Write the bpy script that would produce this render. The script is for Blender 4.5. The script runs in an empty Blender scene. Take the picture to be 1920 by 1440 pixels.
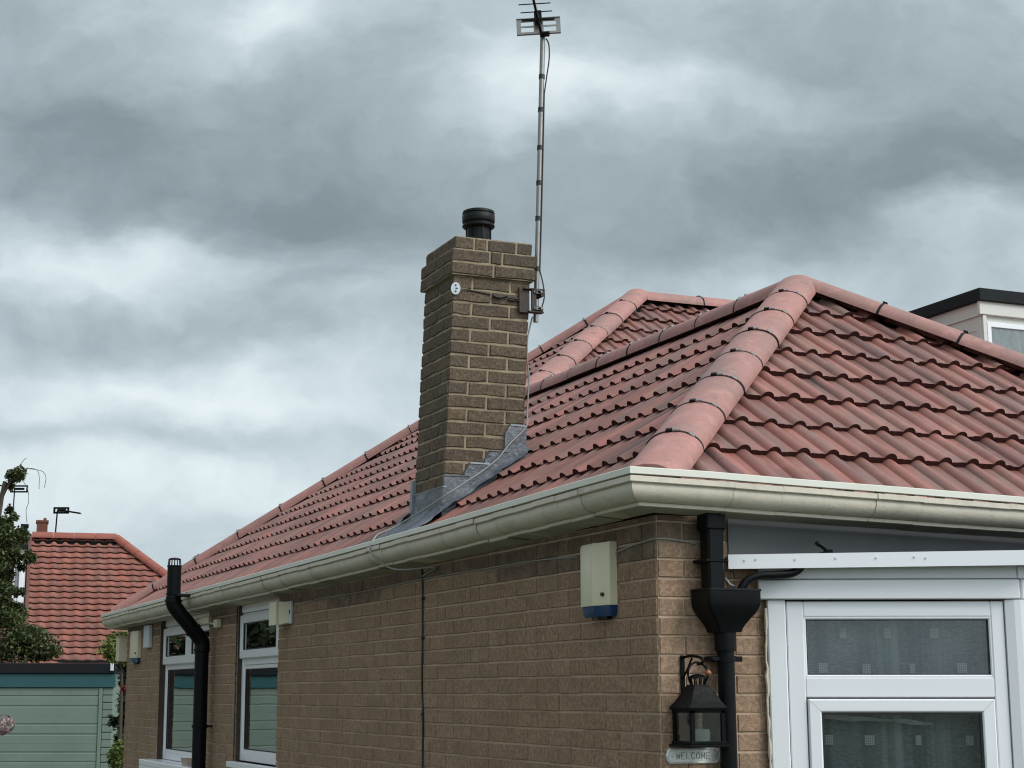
import bpy, bmesh, math, random
from mathutils import Vector, Matrix
random.seed(7)
scene = bpy.context.scene
R = math.radians
G = -1.75                      # ground level; z = 0 is the photographer's eye height

# ------------------------------------------------------------------ camera
cam_d = bpy.data.cameras.new('camera')
cam = bpy.data.objects.new('camera', cam_d)
scene.collection.objects.link(cam)
cam.location = (-3.168, -5.807, 0.0)
YAW = 0.3851
cam.rotation_euler = (R(90) + 0.1855, 0, -YAW)
cam_d.sensor_width = 36.0
cam_d.lens = 58.38
cam_d.shift_x = 0.0448
cam_d.shift_y = -0.0013
cam_d.clip_start = 0.05
cam_d.clip_end = 2000
scene.camera = cam

# ------------------------------------------------------------------ exposure, sun
vs = scene.view_settings
vs.view_transform = 'Standard'
vs.look = 'None'
vs.exposure = 0.40
vs.gamma = 1.0
scene.render.engine = 'CYCLES'
scene.cycles.use_denoising = True
scene.cycles.denoiser = 'OPENIMAGEDENOISE'
scene.cycles.denoising_input_passes = 'RGB_ALBEDO_NORMAL'
scene.cycles.denoising_prefilter = 'ACCURATE'
scene.cycles.filter_width = 1.15
SUN_EL, SUN_AZ = R(40), R(143)     # azimuth measured clockwise from +Y
sd = Vector((math.sin(SUN_AZ) * math.cos(SUN_EL), math.cos(SUN_AZ) * math.cos(SUN_EL), math.sin(SUN_EL)))
sun_d = bpy.data.lights.new('sun', 'SUN')
sun_d.energy = 1.5
sun_d.angle = R(25)
sun_d.color = (1.0, 0.96, 0.9)
sun = bpy.data.objects.new('sun', sun_d)
scene.collection.objects.link(sun)
sun.rotation_euler = sd.to_track_quat('Z', 'Y').to_euler()


# ------------------------------------------------------------------ node helper
class NT:
    def __init__(s, tree):
        s.t = tree
        s.n = tree.nodes
        s.l = tree.links

    def node(s, typ, **kw):
        n = s.n.new(typ)
        for k, v in kw.items():
            setattr(n, k, v)
        return n

    def put(s, sock, v):
        if isinstance(v, bpy.types.NodeSocket):
            s.l.new(v, sock)
        elif v is not None:
            sock.default_value = v

    def m(s, op, a, b=None, c=None, clamp=False):
        n = s.node('ShaderNodeMath', operation=op, use_clamp=clamp)
        s.put(n.inputs[0], a)
        s.put(n.inputs[1], b)
        s.put(n.inputs[2], c)
        return n.outputs[0]

    def noise(s, vec, scale, detail=3, rough=0.55, dist=0.0, out='Fac'):
        n = s.node('ShaderNodeTexNoise')
        s.put(n.inputs['Vector'], vec)
        n.inputs['Scale'].default_value = scale
        n.inputs['Detail'].default_value = detail
        n.inputs['Roughness'].default_value = rough
        n.inputs['Distortion'].default_value = dist
        return n.outputs[out]

    def ramp(s, fac, stops):
        n = s.node('ShaderNodeValToRGB')
        e = n.color_ramp.elements
        while len(e) < len(stops):
            e.new(0.5)
        for i, (p, c) in enumerate(stops):
            e[i].position = p
            e[i].color = (c[0], c[1], c[2], 1) if not isinstance(c, float) else (c, c, c, 1)
        s.put(n.inputs[0], fac)
        return n.outputs[0]

    def mix(s, fac, a, b, typ='MIX'):
        n = s.node('ShaderNodeMix', data_type='RGBA', blend_type=typ)
        s.put(n.inputs[0], fac)
        for sock, v in ((n.inputs[6], a), (n.inputs[7], b)):
            if isinstance(v, tuple):
                v = (v[0], v[1], v[2], 1)
            s.put(sock, v)
        return n.outputs[2]

    def comb(s, x, y, z):
        n = s.node('ShaderNodeCombineXYZ')
        s.put(n.inputs[0], x)
        s.put(n.inputs[1], y)
        s.put(n.inputs[2], z)
        return n.outputs[0]

    def sep(s, v):
        n = s.node('ShaderNodeSeparateXYZ')
        s.put(n.inputs[0], v)
        return n.outputs

    def remap(s, v, a, b, c, d):
        n = s.node('ShaderNodeMapRange')
        s.put(n.inputs[0], v)
        for i, x in enumerate((a, b, c, d)):
            n.inputs[i + 1].default_value = x
        return n.outputs[0]

    def vmath(s, op, a, b):
        n = s.node('ShaderNodeVectorMath', operation=op)
        s.put(n.inputs[0], a)
        s.put(n.inputs[1], b)
        return n.outputs[0]


# ------------------------------------------------------------------ world: broken overcast
world = bpy.data.worlds.new('World')
scene.world = world
world.use_nodes = True
W = NT(world.node_tree)
W.n.clear()
tc = W.node('ShaderNodeTexCoord')
rot = W.node('ShaderNodeVectorRotate', rotation_type='Z_AXIS')
W.put(rot.inputs['Vector'], tc.outputs['Generated'])
rot.inputs['Angle'].default_value = YAW
dx, dy, dz = W.sep(rot.outputs[0])
ady = W.m('MAXIMUM', W.m('ABSOLUTE', dy), 0.08)
su = W.m('DIVIDE', dx, ady)
sv = W.m('DIVIDE', dz, ady)
uv = W.comb(su, W.m('MULTIPLY', sv, 1.7), 0.0)
warp = W.noise(uv, 6.0, 5, 0.55, 0.0, 'Color')
warpv = W.vmath('SUBTRACT', warp, (0.5, 0.5, 0.5))
wx, wy, wz = W.sep(warpv)
wu = W.m('MULTIPLY_ADD', wx, 0.11, su)
wv = W.m('MULTIPLY_ADD', wy, 0.11, sv)
# broad cloud masses given as direction (tan azimuth, tan elevation), radii and density
CLOUDS = [
    (-0.17, 0.345, 0.19, 0.055, -0.34), (-0.12, 0.30, 0.15, 0.030, -0.28), (-0.04, 0.275, 0.09, 0.03, -0.16),
    (-0.26, 0.36, 0.08, 0.05, -0.14), (0.20, 0.305, 0.13, 0.034, -0.30), (0.31, 0.35, 0.14, 0.055, -0.36), (0.22, 0.425, 0.13, 0.035, -0.18),
    (0.13, 0.27, 0.07, 0.03, -0.14),
    (-0.125, 0.425, 0.035, 0.022, 0.30), (0.03, 0.375, 0.05, 0.035, 0.30), (0.12, 0.375, 0.09, 0.018, 0.32),
    (-0.28, 0.300, 0.04, 0.03, 0.34), (-0.25, 0.262, 0.07, 0.022, 0.34), (-0.14, 0.268, 0.07, 0.016, 0.22),
    (-0.20, 0.180, 0.17, 0.022, 0.42), (-0.20, 0.12, 0.22, 0.03, 0.34), (-0.26, 0.225, 0.07, 0.014, -0.10), (-0.13, 0.225, 0.09, 0.02, -0.16),
    (0.30, 0.295, 0.05, 0.012, 0.24), (0.19, 0.25, 0.08, 0.018, 0.10), (-0.07, 0.235, 0.03, 0.015, 0.12),
    (-0.22, 0.15, 0.14, 0.010, -0.14), (-0.10, 0.252, 0.05, 0.012, -0.14), (-0.19, 0.235, 0.04, 0.010, -0.12), (-0.30, 0.43, 0.07, 0.03, -0.10), (0.06, 0.44, 0.06, 0.02, -0.10),
]
tot = 0.52
for cu, cv, ru, rv, amp in CLOUDS:
    a = W.m('DIVIDE', W.m('SUBTRACT', wu, cu), ru)
    b = W.m('DIVIDE', W.m('SUBTRACT', wv, cv), rv)
    q = W.m('ADD', W.m('MULTIPLY', a, a), W.m('MULTIPLY', b, b))
    tot = W.m('MULTIPLY_ADD', W.m('EXPONENT', W.m('MULTIPLY', q, -1.0)), amp * (1.12 if amp < 0 else 0.95), tot)
front = W.m('GREATER_THAN', dy, 0.0)
n1 = W.noise(W.comb(wu, W.m('MULTIPLY', wv, 1.45), 3.0), 9.0, 6, 0.52, 0.2)
n2 = W.noise(W.comb(wu, W.m('MULTIPLY', wv, 1.35), 9.0), 17.0, 7, 0.60, 0.15)
back_cloud = W.m('MULTIPLY_ADD', W.noise(tc.outputs['Generated'], 2.5, 5, 0.55), 1.6, -0.3)
dens = W.m('ADD', W.m('MULTIPLY', front, tot), W.m('MULTIPLY', W.m('SUBTRACT', 1.0, front), back_cloud))
dens = W.m('MULTIPLY_ADD', W.m('SUBTRACT', n1, 0.5), 0.55, dens)
dens = W.m('MULTIPLY_ADD', W.m('SUBTRACT', n2, 0.5), 0.34, dens)
n3 = W.noise(W.comb(wu, W.m('MULTIPLY', wv, 1.3), 15.0), 38.0, 6, 0.62, 0.1)
dens = W.m('MULTIPLY_ADD', W.m('SUBTRACT', n3, 0.5), 0.17, dens)
dens = W.m('MULTIPLY_ADD', W.m('SUBTRACT', dens, 0.5), 1.05, 0.525)
dens = W.remap(dens, -0.38, 1.10, 0.0, 1.0)
cloud = W.ramp(dens, [(0.0, (0.125, 0.155, 0.172)), (0.26, (0.182, 0.224, 0.247)), (0.48, (0.285, 0.340, 0.370)), (0.68, (0.415, 0.486, 0.518)), (0.93, (0.61, 0.678, 0.698))])
# cloud is thinner and brighter overhead than near the horizon
lift = W.remap(dz, 0.40, 0.85, 1.0, 1.5)
backlift = W.remap(dy, 0.15, -0.5, 1.0, 1.55)
cloud = W.mix(1.0, cloud, W.comb(lift, lift, lift), 'MULTIPLY')
cloud = W.mix(1.0, cloud, W.comb(backlift, backlift, backlift), 'MULTIPLY')
# unseen sky dimmed to house left and brightened to house right, to shape the light
away = W.remap(dy, 0.75, 0.2, 0.0, 1.0)
side_l = W.m('MULTIPLY_ADD', away, W.m('SUBTRACT', W.remap(dx, -0.5, 0.6, 0.58, 1.6), 1.0), 1.0)
cloud = W.mix(1.0, cloud, W.comb(side_l, side_l, side_l), 'MULTIPLY')
sky = W.node('ShaderNodeTexSky', sky_type='NISHITA')
sky.sun_disc = False
sky.sun_elevation = SUN_EL
sky.sun_rotation = SUN_AZ
bg1 = W.node('ShaderNodeBackground')
W.put(bg1.inputs[0], sky.outputs[0])
bg1.inputs[1].default_value = 0.05
bg2 = W.node('ShaderNodeBackground')
W.put(bg2.inputs[0], cloud)
bg2.inputs[1].default_value = 1.06
mixw = W.node('ShaderNodeMixShader')
mixw.inputs[0].default_value = 0.93
W.l.new(bg1.outputs[0], mixw.inputs[1])
W.l.new(bg2.outputs[0], mixw.inputs[2])
wo = W.node('ShaderNodeOutputWorld')
W.l.new(mixw.outputs[0], wo.inputs[0])


# ------------------------------------------------------------------ materials
def mat(name):
    m = bpy.data.materials.new(name)
    m.use_nodes = True
    nt = NT(m.node_tree)
    b = m.node_tree.nodes['Principled BSDF']
    return m, nt, b


def objco(nt):
    return nt.node('ShaderNodeTexCoord').outputs['Object']


def simple(name, col, rough=0.5, metal=0.0, var=0.12, scale=18.0, bump=0.0, bscale=120.0, spec=0.5, dirt=0.0, dirtcol=(0.08, 0.07, 0.05)):
    m, nt, b = mat(name)
    co = objco(nt)
    n = nt.noise(co, scale, 5, 0.6)
    c = nt.mix(n, tuple(x * (1 - var) for x in col), tuple(min(1, x * (1 + var)) for x in col))
    if dirt:
        d = nt.noise(co, scale * 0.35, 7, 0.7)
        d = nt.remap(d, 0.52, 0.75, 0.0, dirt)
        c = nt.mix(d, c, dirtcol)
    nt.put(b.inputs['Base Color'], c)
    rr = nt.remap(nt.noise(co, scale * 2, 3), 0.3, 0.7, max(0.02, rough - 0.08), min(1, rough + 0.08))
    if var < 0.03:
        b.inputs['Roughness'].default_value = rough
    else:
        nt.put(b.inputs['Roughness'], rr)
    b.inputs['Metallic'].default_value = metal
    b.inputs['Specular IOR Level'].default_value = spec
    if bump:
        bp = nt.node('ShaderNodeBump')
        bp.inputs['Strength'].default_value = 1.0
        bp.inputs['Distance'].default_value = bump
        nt.put(bp.inputs['Height'], nt.noise(co, bscale, 4, 0.6))
        nt.put(b.inputs['Normal'], bp.outputs[0])
    return m


def tile_mat(name, reds, greys, grey_amt, rough=0.5, streak=1.0):
    """concrete roof tile: UV cell = one roll of one course"""
    m, nt, b = mat(name)
    uvn = nt.node('ShaderNodeTexCoord').outputs['UV']
    u, v, _ = nt.sep(uvn)
    cell = nt.comb(nt.m('FLOOR', u), nt.m('FLOOR', v), 0.0)
    wn = nt.node('ShaderNodeTexWhiteNoise', noise_dimensions='2D')
    nt.put(wn.inputs['Vector'], cell)
    r1, r2, r3 = nt.sep(wn.outputs['Color'])
    co = objco(nt)
    base = nt.mix(r1, reds[0], reds[1])
    row = nt.m('FLOOR', v)
    # pigment: brown and slate smears run down each course, roughly one roll wide
    soft = nt.noise(nt.comb(nt.m('MULTIPLY', u, 1.25), nt.m('MULTIPLY_ADD', v, 0.22, nt.m('MULTIPLY', row, 5.7)), 0.0), 1.0, 3, 0.5)
    streaks = nt.noise(nt.comb(nt.m('MULTIPLY', u, 7.0), nt.m('MULTIPLY_ADD', v, 0.5, nt.m('MULTIPLY', row, 9.1)), 4.0), 1.0, 3, 0.6)
    g = nt.m('MULTIPLY', nt.remap(r2, 0.50, 0.95, 0.0, 1.0), nt.remap(soft, 0.35, 0.6, 0.15, 1.0))
    g2 = nt.remap(soft, 0.44, 0.62, 0.0, 1.0)
    g = nt.m('MULTIPLY', nt.m('MAXIMUM', g, nt.m('MULTIPLY', g2, streak)), grey_amt, clamp=True)
    g = nt.m('MULTIPLY', g, nt.remap(streaks, 0.3, 0.6, 0.55, 1.0))
    c = nt.mix(g, base, nt.mix(nt.remap(r3, 0.5, 1.0, 0.0, 1.0), greys[0], greys[1]))
    c = nt.mix(nt.remap(streaks, 0.5, 0.75, 0.0, 0.30), c, tuple(x * 0.5 for x in greys[0]))
    fine = nt.noise(co, 160.0, 3, 0.7)
    c = nt.mix(nt.remap(fine, 0.35, 0.75, 0.0, 0.35), c, tuple(x * 0.62 for x in reds[0]))
    wash = nt.noise(co, 5.0, 5, 0.65)
    c = nt.mix(nt.remap(wash, 0.5, 0.75, 0.0, 0.35), c, tuple(min(1, x * 1.25 + 0.03) for x in reds[0]))
    moss = nt.noise(co, 30.0, 5, 0.7)
    c = nt.mix(nt.remap(moss, 0.64, 0.74, 0.0, 0.5), c, (0.05, 0.045, 0.04))
    big = nt.noise(co, 1.6, 5, 0.62)
    c = nt.mix(nt.remap(big, 0.42, 0.68, 0.0, 0.6), c, tuple(0.5 * (x + y) * 0.72 for x, y in zip(reds[1], greys[0])))
    lich = nt.noise(co, 46.0, 4, 0.7)
    c = nt.mix(nt.remap(lich, 0.68, 0.76, 0.0, 0.45), c, (0.36, 0.31, 0.26))
    nt.put(b.inputs['Base Color'], c)
    nt.put(b.inputs['Roughness'], nt.remap(fine, 0.2, 0.8, rough - 0.08, rough + 0.12))
    b.inputs['Specular IOR Level'].default_value = 0.28
    bp = nt.node('ShaderNodeBump')
    bp.inputs['Distance'].default_value = 0.0015
    nt.put(bp.inputs['Height'], fine)
    nt.put(b.inputs['Normal'], bp.outputs[0])
    return m


def brick_mat(name, cols, rough=0.9, grain=0.005, speck=0.48, lichen=None, rscale=66.0):
    m, nt, b = mat(name)
    at = nt.node('ShaderNodeAttribute', attribute_name='tint')
    co = objco(nt)
    a = nt.m('FRACT', nt.m('MULTIPLY', at.outputs['Fac'], 1.0))
    st = [(i / max(1, len(cols) - 1), c) for i, c in enumerate(cols)]
    c = nt.ramp(a, st)
    rust = nt.noise(co, rscale, 4, 0.75)          # dragged / rusticated face
    c = nt.mix(nt.remap(rust, 0.43, 0.60, 0.0, speck), c, tuple(x * 0.33 for x in cols[0]))
    c = nt.mix(nt.remap(rust, 0.46, 0.34, 0.0, 0.40), c, tuple(min(1, x * 1.7) for x in cols[-1]))
    big = nt.noise(co, 2.2, 5, 0.62)
    c = nt.mix(nt.remap(big, 0.42, 0.72, 0.0, 0.35), c, tuple(x * 0.6 for x in cols[0]))
    blot = nt.noise(co, 6.5, 6, 0.68)
    c = nt.mix(nt.remap(blot, 0.50, 0.70, 0.0, 0.42), c, tuple(x * 0.5 for x in cols[0]))
    c = nt.mix(nt.remap(blot, 0.42, 0.28, 0.0, 0.25), c, tuple(min(1, x * 1.35) for x in cols[-1]))
    if lichen:
        l = nt.noise(co, 14.0, 6, 0.7)
        c = nt.mix(nt.remap(l, 0.58, 0.72, 0.0, 0.6), c, lichen)
    # soot, plus soffit shade painted into the wall's top: darkened courses carry tint above 1
    soot_shade = nt.m('FLOOR', at.outputs['Fac'])
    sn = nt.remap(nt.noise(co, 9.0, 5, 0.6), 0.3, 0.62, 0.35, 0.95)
    c = nt.mix(nt.m('MULTIPLY', soot_shade, nt.m('MULTIPLY', sn, 0.72), clamp=True), c, (0.07, 0.06, 0.05))
    nt.put(b.inputs['Base Color'], c)
    b.inputs['Roughness'].default_value = rough
    b.inputs['Specular IOR Level'].default_value = 0.25
    bp = nt.node('ShaderNodeBump')
    bp.inputs['Distance'].default_value = grain
    nt.put(bp.inputs['Height'], rust)
    nt.put(b.inputs['Normal'], bp.outputs[0])
    return m


def glass_mat(name, ior=1.9, tint=(0.75, 0.82, 0.82), gain=1.0, base=0.0):
    m, nt, b = mat(name)
    nt.n.remove(b)
    tr = nt.node('ShaderNodeBsdfTransparent')
    tr.inputs[0].default_value = (*tint, 1)
    gl = nt.node('ShaderNodeBsdfGlossy')
    gl.inputs['Roughness'].default_value = 0.012
    fr = nt.node('ShaderNodeFresnel')
    fr.inputs[0].default_value = ior
    bp = nt.node('ShaderNodeBump')
    bp.inputs['Distance'].default_value = 0.0007
    nt.put(bp.inputs['Height'], nt.noise(objco(nt), 2.2, 2))
    nt.put(gl.inputs['Normal'], bp.outputs[0])
    mx = nt.node('ShaderNodeMixShader')
    nt.put(mx.inputs[0], nt.m('MULTIPLY_ADD', fr.outputs[0], gain, base, clamp=True))
    nt.l.new(tr.outputs[0], mx.inputs[1])
    nt.l.new(gl.outputs[0], mx.inputs[2])
    nt.l.new(mx.outputs[0], nt.n['Material Output'].inputs[0])
    return m


def leaf_mat(name, c1, c2, c3):
    m, nt, b = mat(name)
    at = nt.node('ShaderNodeAttribute', attribute_name='tint')
    c = nt.ramp(at.outputs['Fac'], [(0.0, c1), (0.6, c2), (1.0, c3)])
    nt.put(b.inputs['Base Color'], c)
    b.inputs['Roughness'].default_value = 0.55
    b.inputs['Specular IOR Level'].default_value = 0.3
    tl = nt.node('ShaderNodeBsdfTranslucent')
    nt.put(tl.inputs[0], c)
    mx = nt.node('ShaderNodeMixShader')
    mx.inputs[0].default_value = 0.25
    nt.l.new(b.outputs[0], mx.inputs[1])
    nt.l.new(tl.outputs[0], mx.inputs[2])
    nt.l.new(mx.outputs[0], nt.n['Material Output'].inputs[0])
    return m


def gutter_mat(name):
    m, nt, b = mat(name)
    co = objco(nt)
    n = nt.noise(co, 7.0, 6, 0.65)
    c = nt.mix(n, (0.56, 0.495, 0.405), (0.68, 0.615, 0.515))
    d = nt.remap(nt.noise(co, 26.0, 7, 0.75), 0.60, 0.72, 0.0, 0.55)
    c = nt.mix(d, c, (0.38, 0.36, 0.29))
    grime = nt.remap(nt.noise(nt.vmath('MULTIPLY', co, (1, 1, 0.25)), 12.0, 5, 0.7), 0.5, 0.75, 0.0, 0.30)
    c = nt.mix(grime, c, (0.22, 0.21, 0.17))
    nt.put(b.inputs['Base Color'], c)
    b.inputs['Roughness'].default_value = 0.5
    b.inputs['Specular IOR Level'].default_value = 0.4
    bp = nt.node('ShaderNodeBump')
    bp.inputs['Distance'].default_value = 0.002
    nt.put(bp.inputs['Height'], nt.noise(co, 45.0, 5, 0.65))
    nt.put(b.inputs['Normal'], bp.outputs[0])
    return m


def voile_mat(name):
    m, nt, b = mat(name)
    co = objco(nt)
    st = nt.noise(nt.vmath('MULTIPLY', co, (38, 38, 150)), 1.2, 3, 0.6)
    c = nt.mix(nt.remap(st, 0.36, 0.68, 0.0, 1.0), (0.20, 0.235, 0.26), (0.36, 0.42, 0.45))
    fold = nt.noise(nt.vmath('MULTIPLY', co, (5, 5, 0.05)), 1.7, 3, 0.55)
    c = nt.mix(nt.remap(fold, 0.55, 0.64, 0.0, 0.6), c, (0.66, 0.71, 0.69))
    c = nt.mix(nt.remap(fold, 0.46, 0.36, 0.0, 0.5), c, (0.10, 0.12, 0.14))
    nt.put(b.inputs['Base Color'], c)
    b.inputs['Roughness'].default_value = 0.9
    return m


M = {}
M['tile'] = tile_mat('red concrete tile', ((0.40, 0.158, 0.128), (0.20, 0.077, 0.063)), ((0.20, 0.138, 0.116), (0.064, 0.058, 0.062)), 1.0, 0.44)
M['tile_edge'] = simple('shaded tile edge', (0.055, 0.021, 0.018), 0.95, spec=0.1, var=0.3, scale=40, bump=0.001)  # lower tile edges, darkened in colour for the shade under each course
def hip_mat(name, red, grey, rough):
    m, nt, b = mat(name)
    oi = nt.node('ShaderNodeObjectInfo')
    co = objco(nt)
    n = nt.noise(co, 3.2, 5, 0.6, 0.4)
    c = nt.mix(nt.noise(co, 22.0, 5, 0.65), tuple(x * 0.85 for x in red), tuple(x * 1.12 for x in red))
    gf = nt.m('ADD', nt.remap(n, 0.45, 0.70, 0.0, 0.55), nt.remap(oi.outputs['Random'], 0.6, 1.0, 0.0, 0.35), clamp=True)
    c = nt.mix(gf, c, grey)
    c = nt.mix(nt.remap(nt.noise(co, 75.0, 4, 0.75), 0.55, 0.72, 0.0, 0.5), c, tuple(x * 0.45 for x in grey))
    c = nt.mix(nt.remap(nt.noise(co, 11.0, 6, 0.7), 0.52, 0.72, 0.0, 0.5), c, tuple(min(1, x * 1.15 + 0.06) for x in red))
    c = nt.mix(nt.remap(nt.noise(co, 7.0, 6, 0.72), 0.58, 0.72, 0.0, 0.6), c, (0.12, 0.085, 0.075))
    nt.put(b.inputs['Base Color'], c)
    b.inputs['Roughness'].default_value = rough
    b.inputs['Specular IOR Level'].default_value = 0.45
    bp = nt.node('ShaderNodeBump')
    bp.inputs['Distance'].default_value = 0.001
    nt.put(bp.inputs['Height'], nt.noise(co, 200.0, 3))
    nt.put(b.inputs['Normal'], bp.outputs[0])
    return m


M['hip'] = hip_mat('hip tile concrete', (0.40, 0.180, 0.155), (0.21, 0.135, 0.118), 0.6)
M['tile_far'] = tile_mat('orange red tile', ((0.36, 0.125, 0.088), (0.25, 0.082, 0.060)), ((0.19, 0.095, 0.078), (0.11, 0.075, 0.068)), 1.0, 0.6)
M['hip_far'] = simple('far ridge tile', (0.27, 0.075, 0.05), 0.6, var=0.2, scale=5)
M['clip'] = simple('black ridge union', (0.006, 0.005, 0.005), 0.6, spec=0.2)
M['membrane'] = simple('black ventilated roll', (0.004, 0.004, 0.004), 0.9, spec=0.1)
M['screw'] = simple('dull steel fixing', (0.28, 0.27, 0.26), 0.35, 0.9)
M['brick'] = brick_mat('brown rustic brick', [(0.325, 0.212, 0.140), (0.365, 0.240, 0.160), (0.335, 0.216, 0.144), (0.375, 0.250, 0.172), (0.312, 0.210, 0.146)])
M['mortar'] = simple('brown grey mortar', (0.45, 0.325, 0.23), 0.95, var=0.22, scale=30, bump=0.003, bscale=160)
M['chbrick'] = brick_mat('weathered chimney brick', [(0.150, 0.110, 0.075), (0.122, 0.093, 0.070), (0.172, 0.124, 0.084), (0.138, 0.106, 0.076)], lichen=(0.20, 0.165, 0.10), grain=0.008, speck=0.62, rscale=60.0)
M['chmortar'] = simple('pale lime mortar', (0.31, 0.25, 0.165), 0.95, var=0.3, scale=25, bump=0.004, bscale=120, dirt=1.0, dirtcol=(0.12, 0.10, 0.065))
M['gutter'] = gutter_mat('cream painted concrete')
M['trim'] = simple('cream lining edge', (0.66, 0.645, 0.57), 0.4, var=0.05, scale=6, dirt=0.25, dirtcol=(0.4, 0.38, 0.30))
M['reveal'] = simple('shaded brown reveal', (0.055, 0.04, 0.03), 0.95, var=0.4, scale=14, bump=0.004, bscale=50)  # brown reveal with the shade of the recess put into its colour
M['soffit'] = simple('painted soffit', (0.36, 0.34, 0.27), 0.7, var=0.15, scale=8, dirt=0.5)
M['upvc'] = simple('white upvc', (0.80, 0.795, 0.825), 0.28, var=0.02, scale=2)
M['gasket'] = simple('black gasket', (0.012, 0.012, 0.013), 0.6)
M['sealant'] = simple('old sealant', (0.55, 0.50, 0.40), 0.8, var=0.2, bump=0.004, bscale=60)
M['glass'] = glass_mat('window glass', 3.0, (0.9, 0.95, 0.94), 0.5, 0.62)
M['glassbay'] = glass_mat('bay glass', 1.7, (0.90, 0.93, 0.93))
M['voile'] = voile_mat('voile net')
M['voile_sq'] = simple('voile square', (0.93, 0.95, 0.95), 0.9, var=0.1, scale=60)
M['curtain'] = simple('drawn curtain', (0.45, 0.42, 0.38), 0.9, var=0.15, scale=10)
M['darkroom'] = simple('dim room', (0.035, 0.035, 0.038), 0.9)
M['black'] = simple('black plastic', (0.0045, 0.005, 0.006), 0.38, var=0.25, scale=12, bump=0.0006, bscale=40, dirt=0.2, dirtcol=(0.010, 0.010, 0.010), spec=0.13)
M['blackmatt'] = simple('black painted metal', (0.0035, 0.004, 0.0045), 0.5, var=0.2, scale=25, spec=0.09)
M['pot'] = simple('black clay pot', (0.004, 0.004, 0.0045), 0.5, spec=0.25, var=0.3, scale=20)
M['lead'] = simple('lead sheet', (0.12, 0.13, 0.152), 0.5, 0.1, var=0.55, scale=13, bump=0.014, bscale=24, dirt=1.0, dirtcol=(0.30, 0.32, 0.34))
M['leadedge'] = simple('lead edge', (0.22, 0.245, 0.265), 0.5, 0.2, var=0.2)
M['galv'] = simple('galvanised steel', (0.27, 0.26, 0.245), 0.35, 0.8, var=0.2, scale=14)
M['rusty'] = simple('rusty bracket', (0.04, 0.033, 0.028), 0.6, 0.4, var=0.4, scale=30, dirt=0.8, dirtcol=(0.11, 0.04, 0.015))
M['tape'] = simple('black tape', (0.012, 0.012, 0.013), 0.5)
M['cable_grey'] = simple('grey cable', (0.26, 0.255, 0.24), 0.5)
M['cable_black'] = simple('black cable', (0.014, 0.012, 0.012), 0.5)
M['white'] = simple('white plastic', (0.62, 0.66, 0.70), 0.4, var=0.05)
M['cream'] = simple('cream plastic', (0.74, 0.685, 0.505), 0.38, var=0.05, scale=5, dirt=0.12, dirtcol=(0.35, 0.32, 0.22))
M['blue'] = simple('blue lens', (0.008, 0.042, 0.12), 0.2, var=0.15)
M['greyboard'] = simple('grey board', (0.095, 0.098, 0.103), 0.6, var=0.2, scale=4, dirt=0.4, dirtcol=(0.05, 0.05, 0.05))
M['pewter'] = simple('pewter plaque', (0.62, 0.62, 0.60), 0.4, 0.25, var=0.35, scale=22, bump=0.001, bscale=60)
M['pewterdark'] = simple('tarnished lettering', (0.34, 0.34, 0.33), 0.5, 0.4, var=0.5, scale=60)
M['candle'] = simple('ivory candle', (0.50, 0.48, 0.44), 0.6)
M['orange'] = simple('amber bead', (0.25, 0.08, 0.025), 0.3)
M['sage'] = simple('sage green paint', (0.170, 0.222, 0.183), 0.5, var=0.12, scale=2.2, dirt=0.5, dirtcol=(0.11, 0.15, 0.12))
M['teal'] = simple('dark teal paint', (0.022, 0.085, 0.095), 0.5, var=0.12, scale=4)
M['felt'] = simple('roofing felt', (0.012, 0.014, 0.016), 0.75, spec=0.2, var=0.3, scale=20)
M['render_wall'] = simple('pale render', (0.42, 0.38, 0.32), 0.9, var=0.1, scale=6)
M['dormerwhite'] = simple('white dormer boards', (0.62, 0.60, 0.56), 0.5, var=0.05, scale=4, dirt=0.25, dirtcol=(0.4, 0.37, 0.33))
M['redbrick'] = simple('red brick', (0.15, 0.055, 0.035), 0.9, var=0.3, scale=12)
M['bark'] = simple('bark', (0.07, 0.055, 0.042), 0.9, var=0.3, scale=20, bump=0.006, bscale=40)
M['twig'] = simple('grey twig', (0.16, 0.14, 0.12), 0.9)
M['leaf'] = leaf_mat('dark leaf', (0.025, 0.038, 0.016), (0.075, 0.098, 0.034), (0.22, 0.23, 0.09))
M['leafy'] = leaf_mat('yellow green leaf', (0.05, 0.075, 0.02), (0.13, 0.17, 0.04), (0.28, 0.29, 0.08))
M['leafd'] = leaf_mat('shade leaf', (0.012, 0.02, 0.010), (0.025, 0.04, 0.018), (0.06, 0.08, 0.04))
M['petal'] = leaf_mat('faded petal', (0.16, 0.10, 0.10), (0.34, 0.24, 0.24), (0.52, 0.42, 0.42))
M['redpetal'] = leaf_mat('red petal', (0.12, 0.008, 0.008), (0.22, 0.012, 0.012), (0.32, 0.03, 0.03))
M['ground'] = simple('worn tarmac and grass', (0.085, 0.095, 0.06), 0.95, var=0.4, scale=1.5, bump=0.01, bscale=30)
M['terracotta'] = simple('stoneware', (0.42, 0.30, 0.25), 0.6, var=0.2)

# ------------------------------------------------------------------ object helpers
COL = scene.collection


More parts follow.
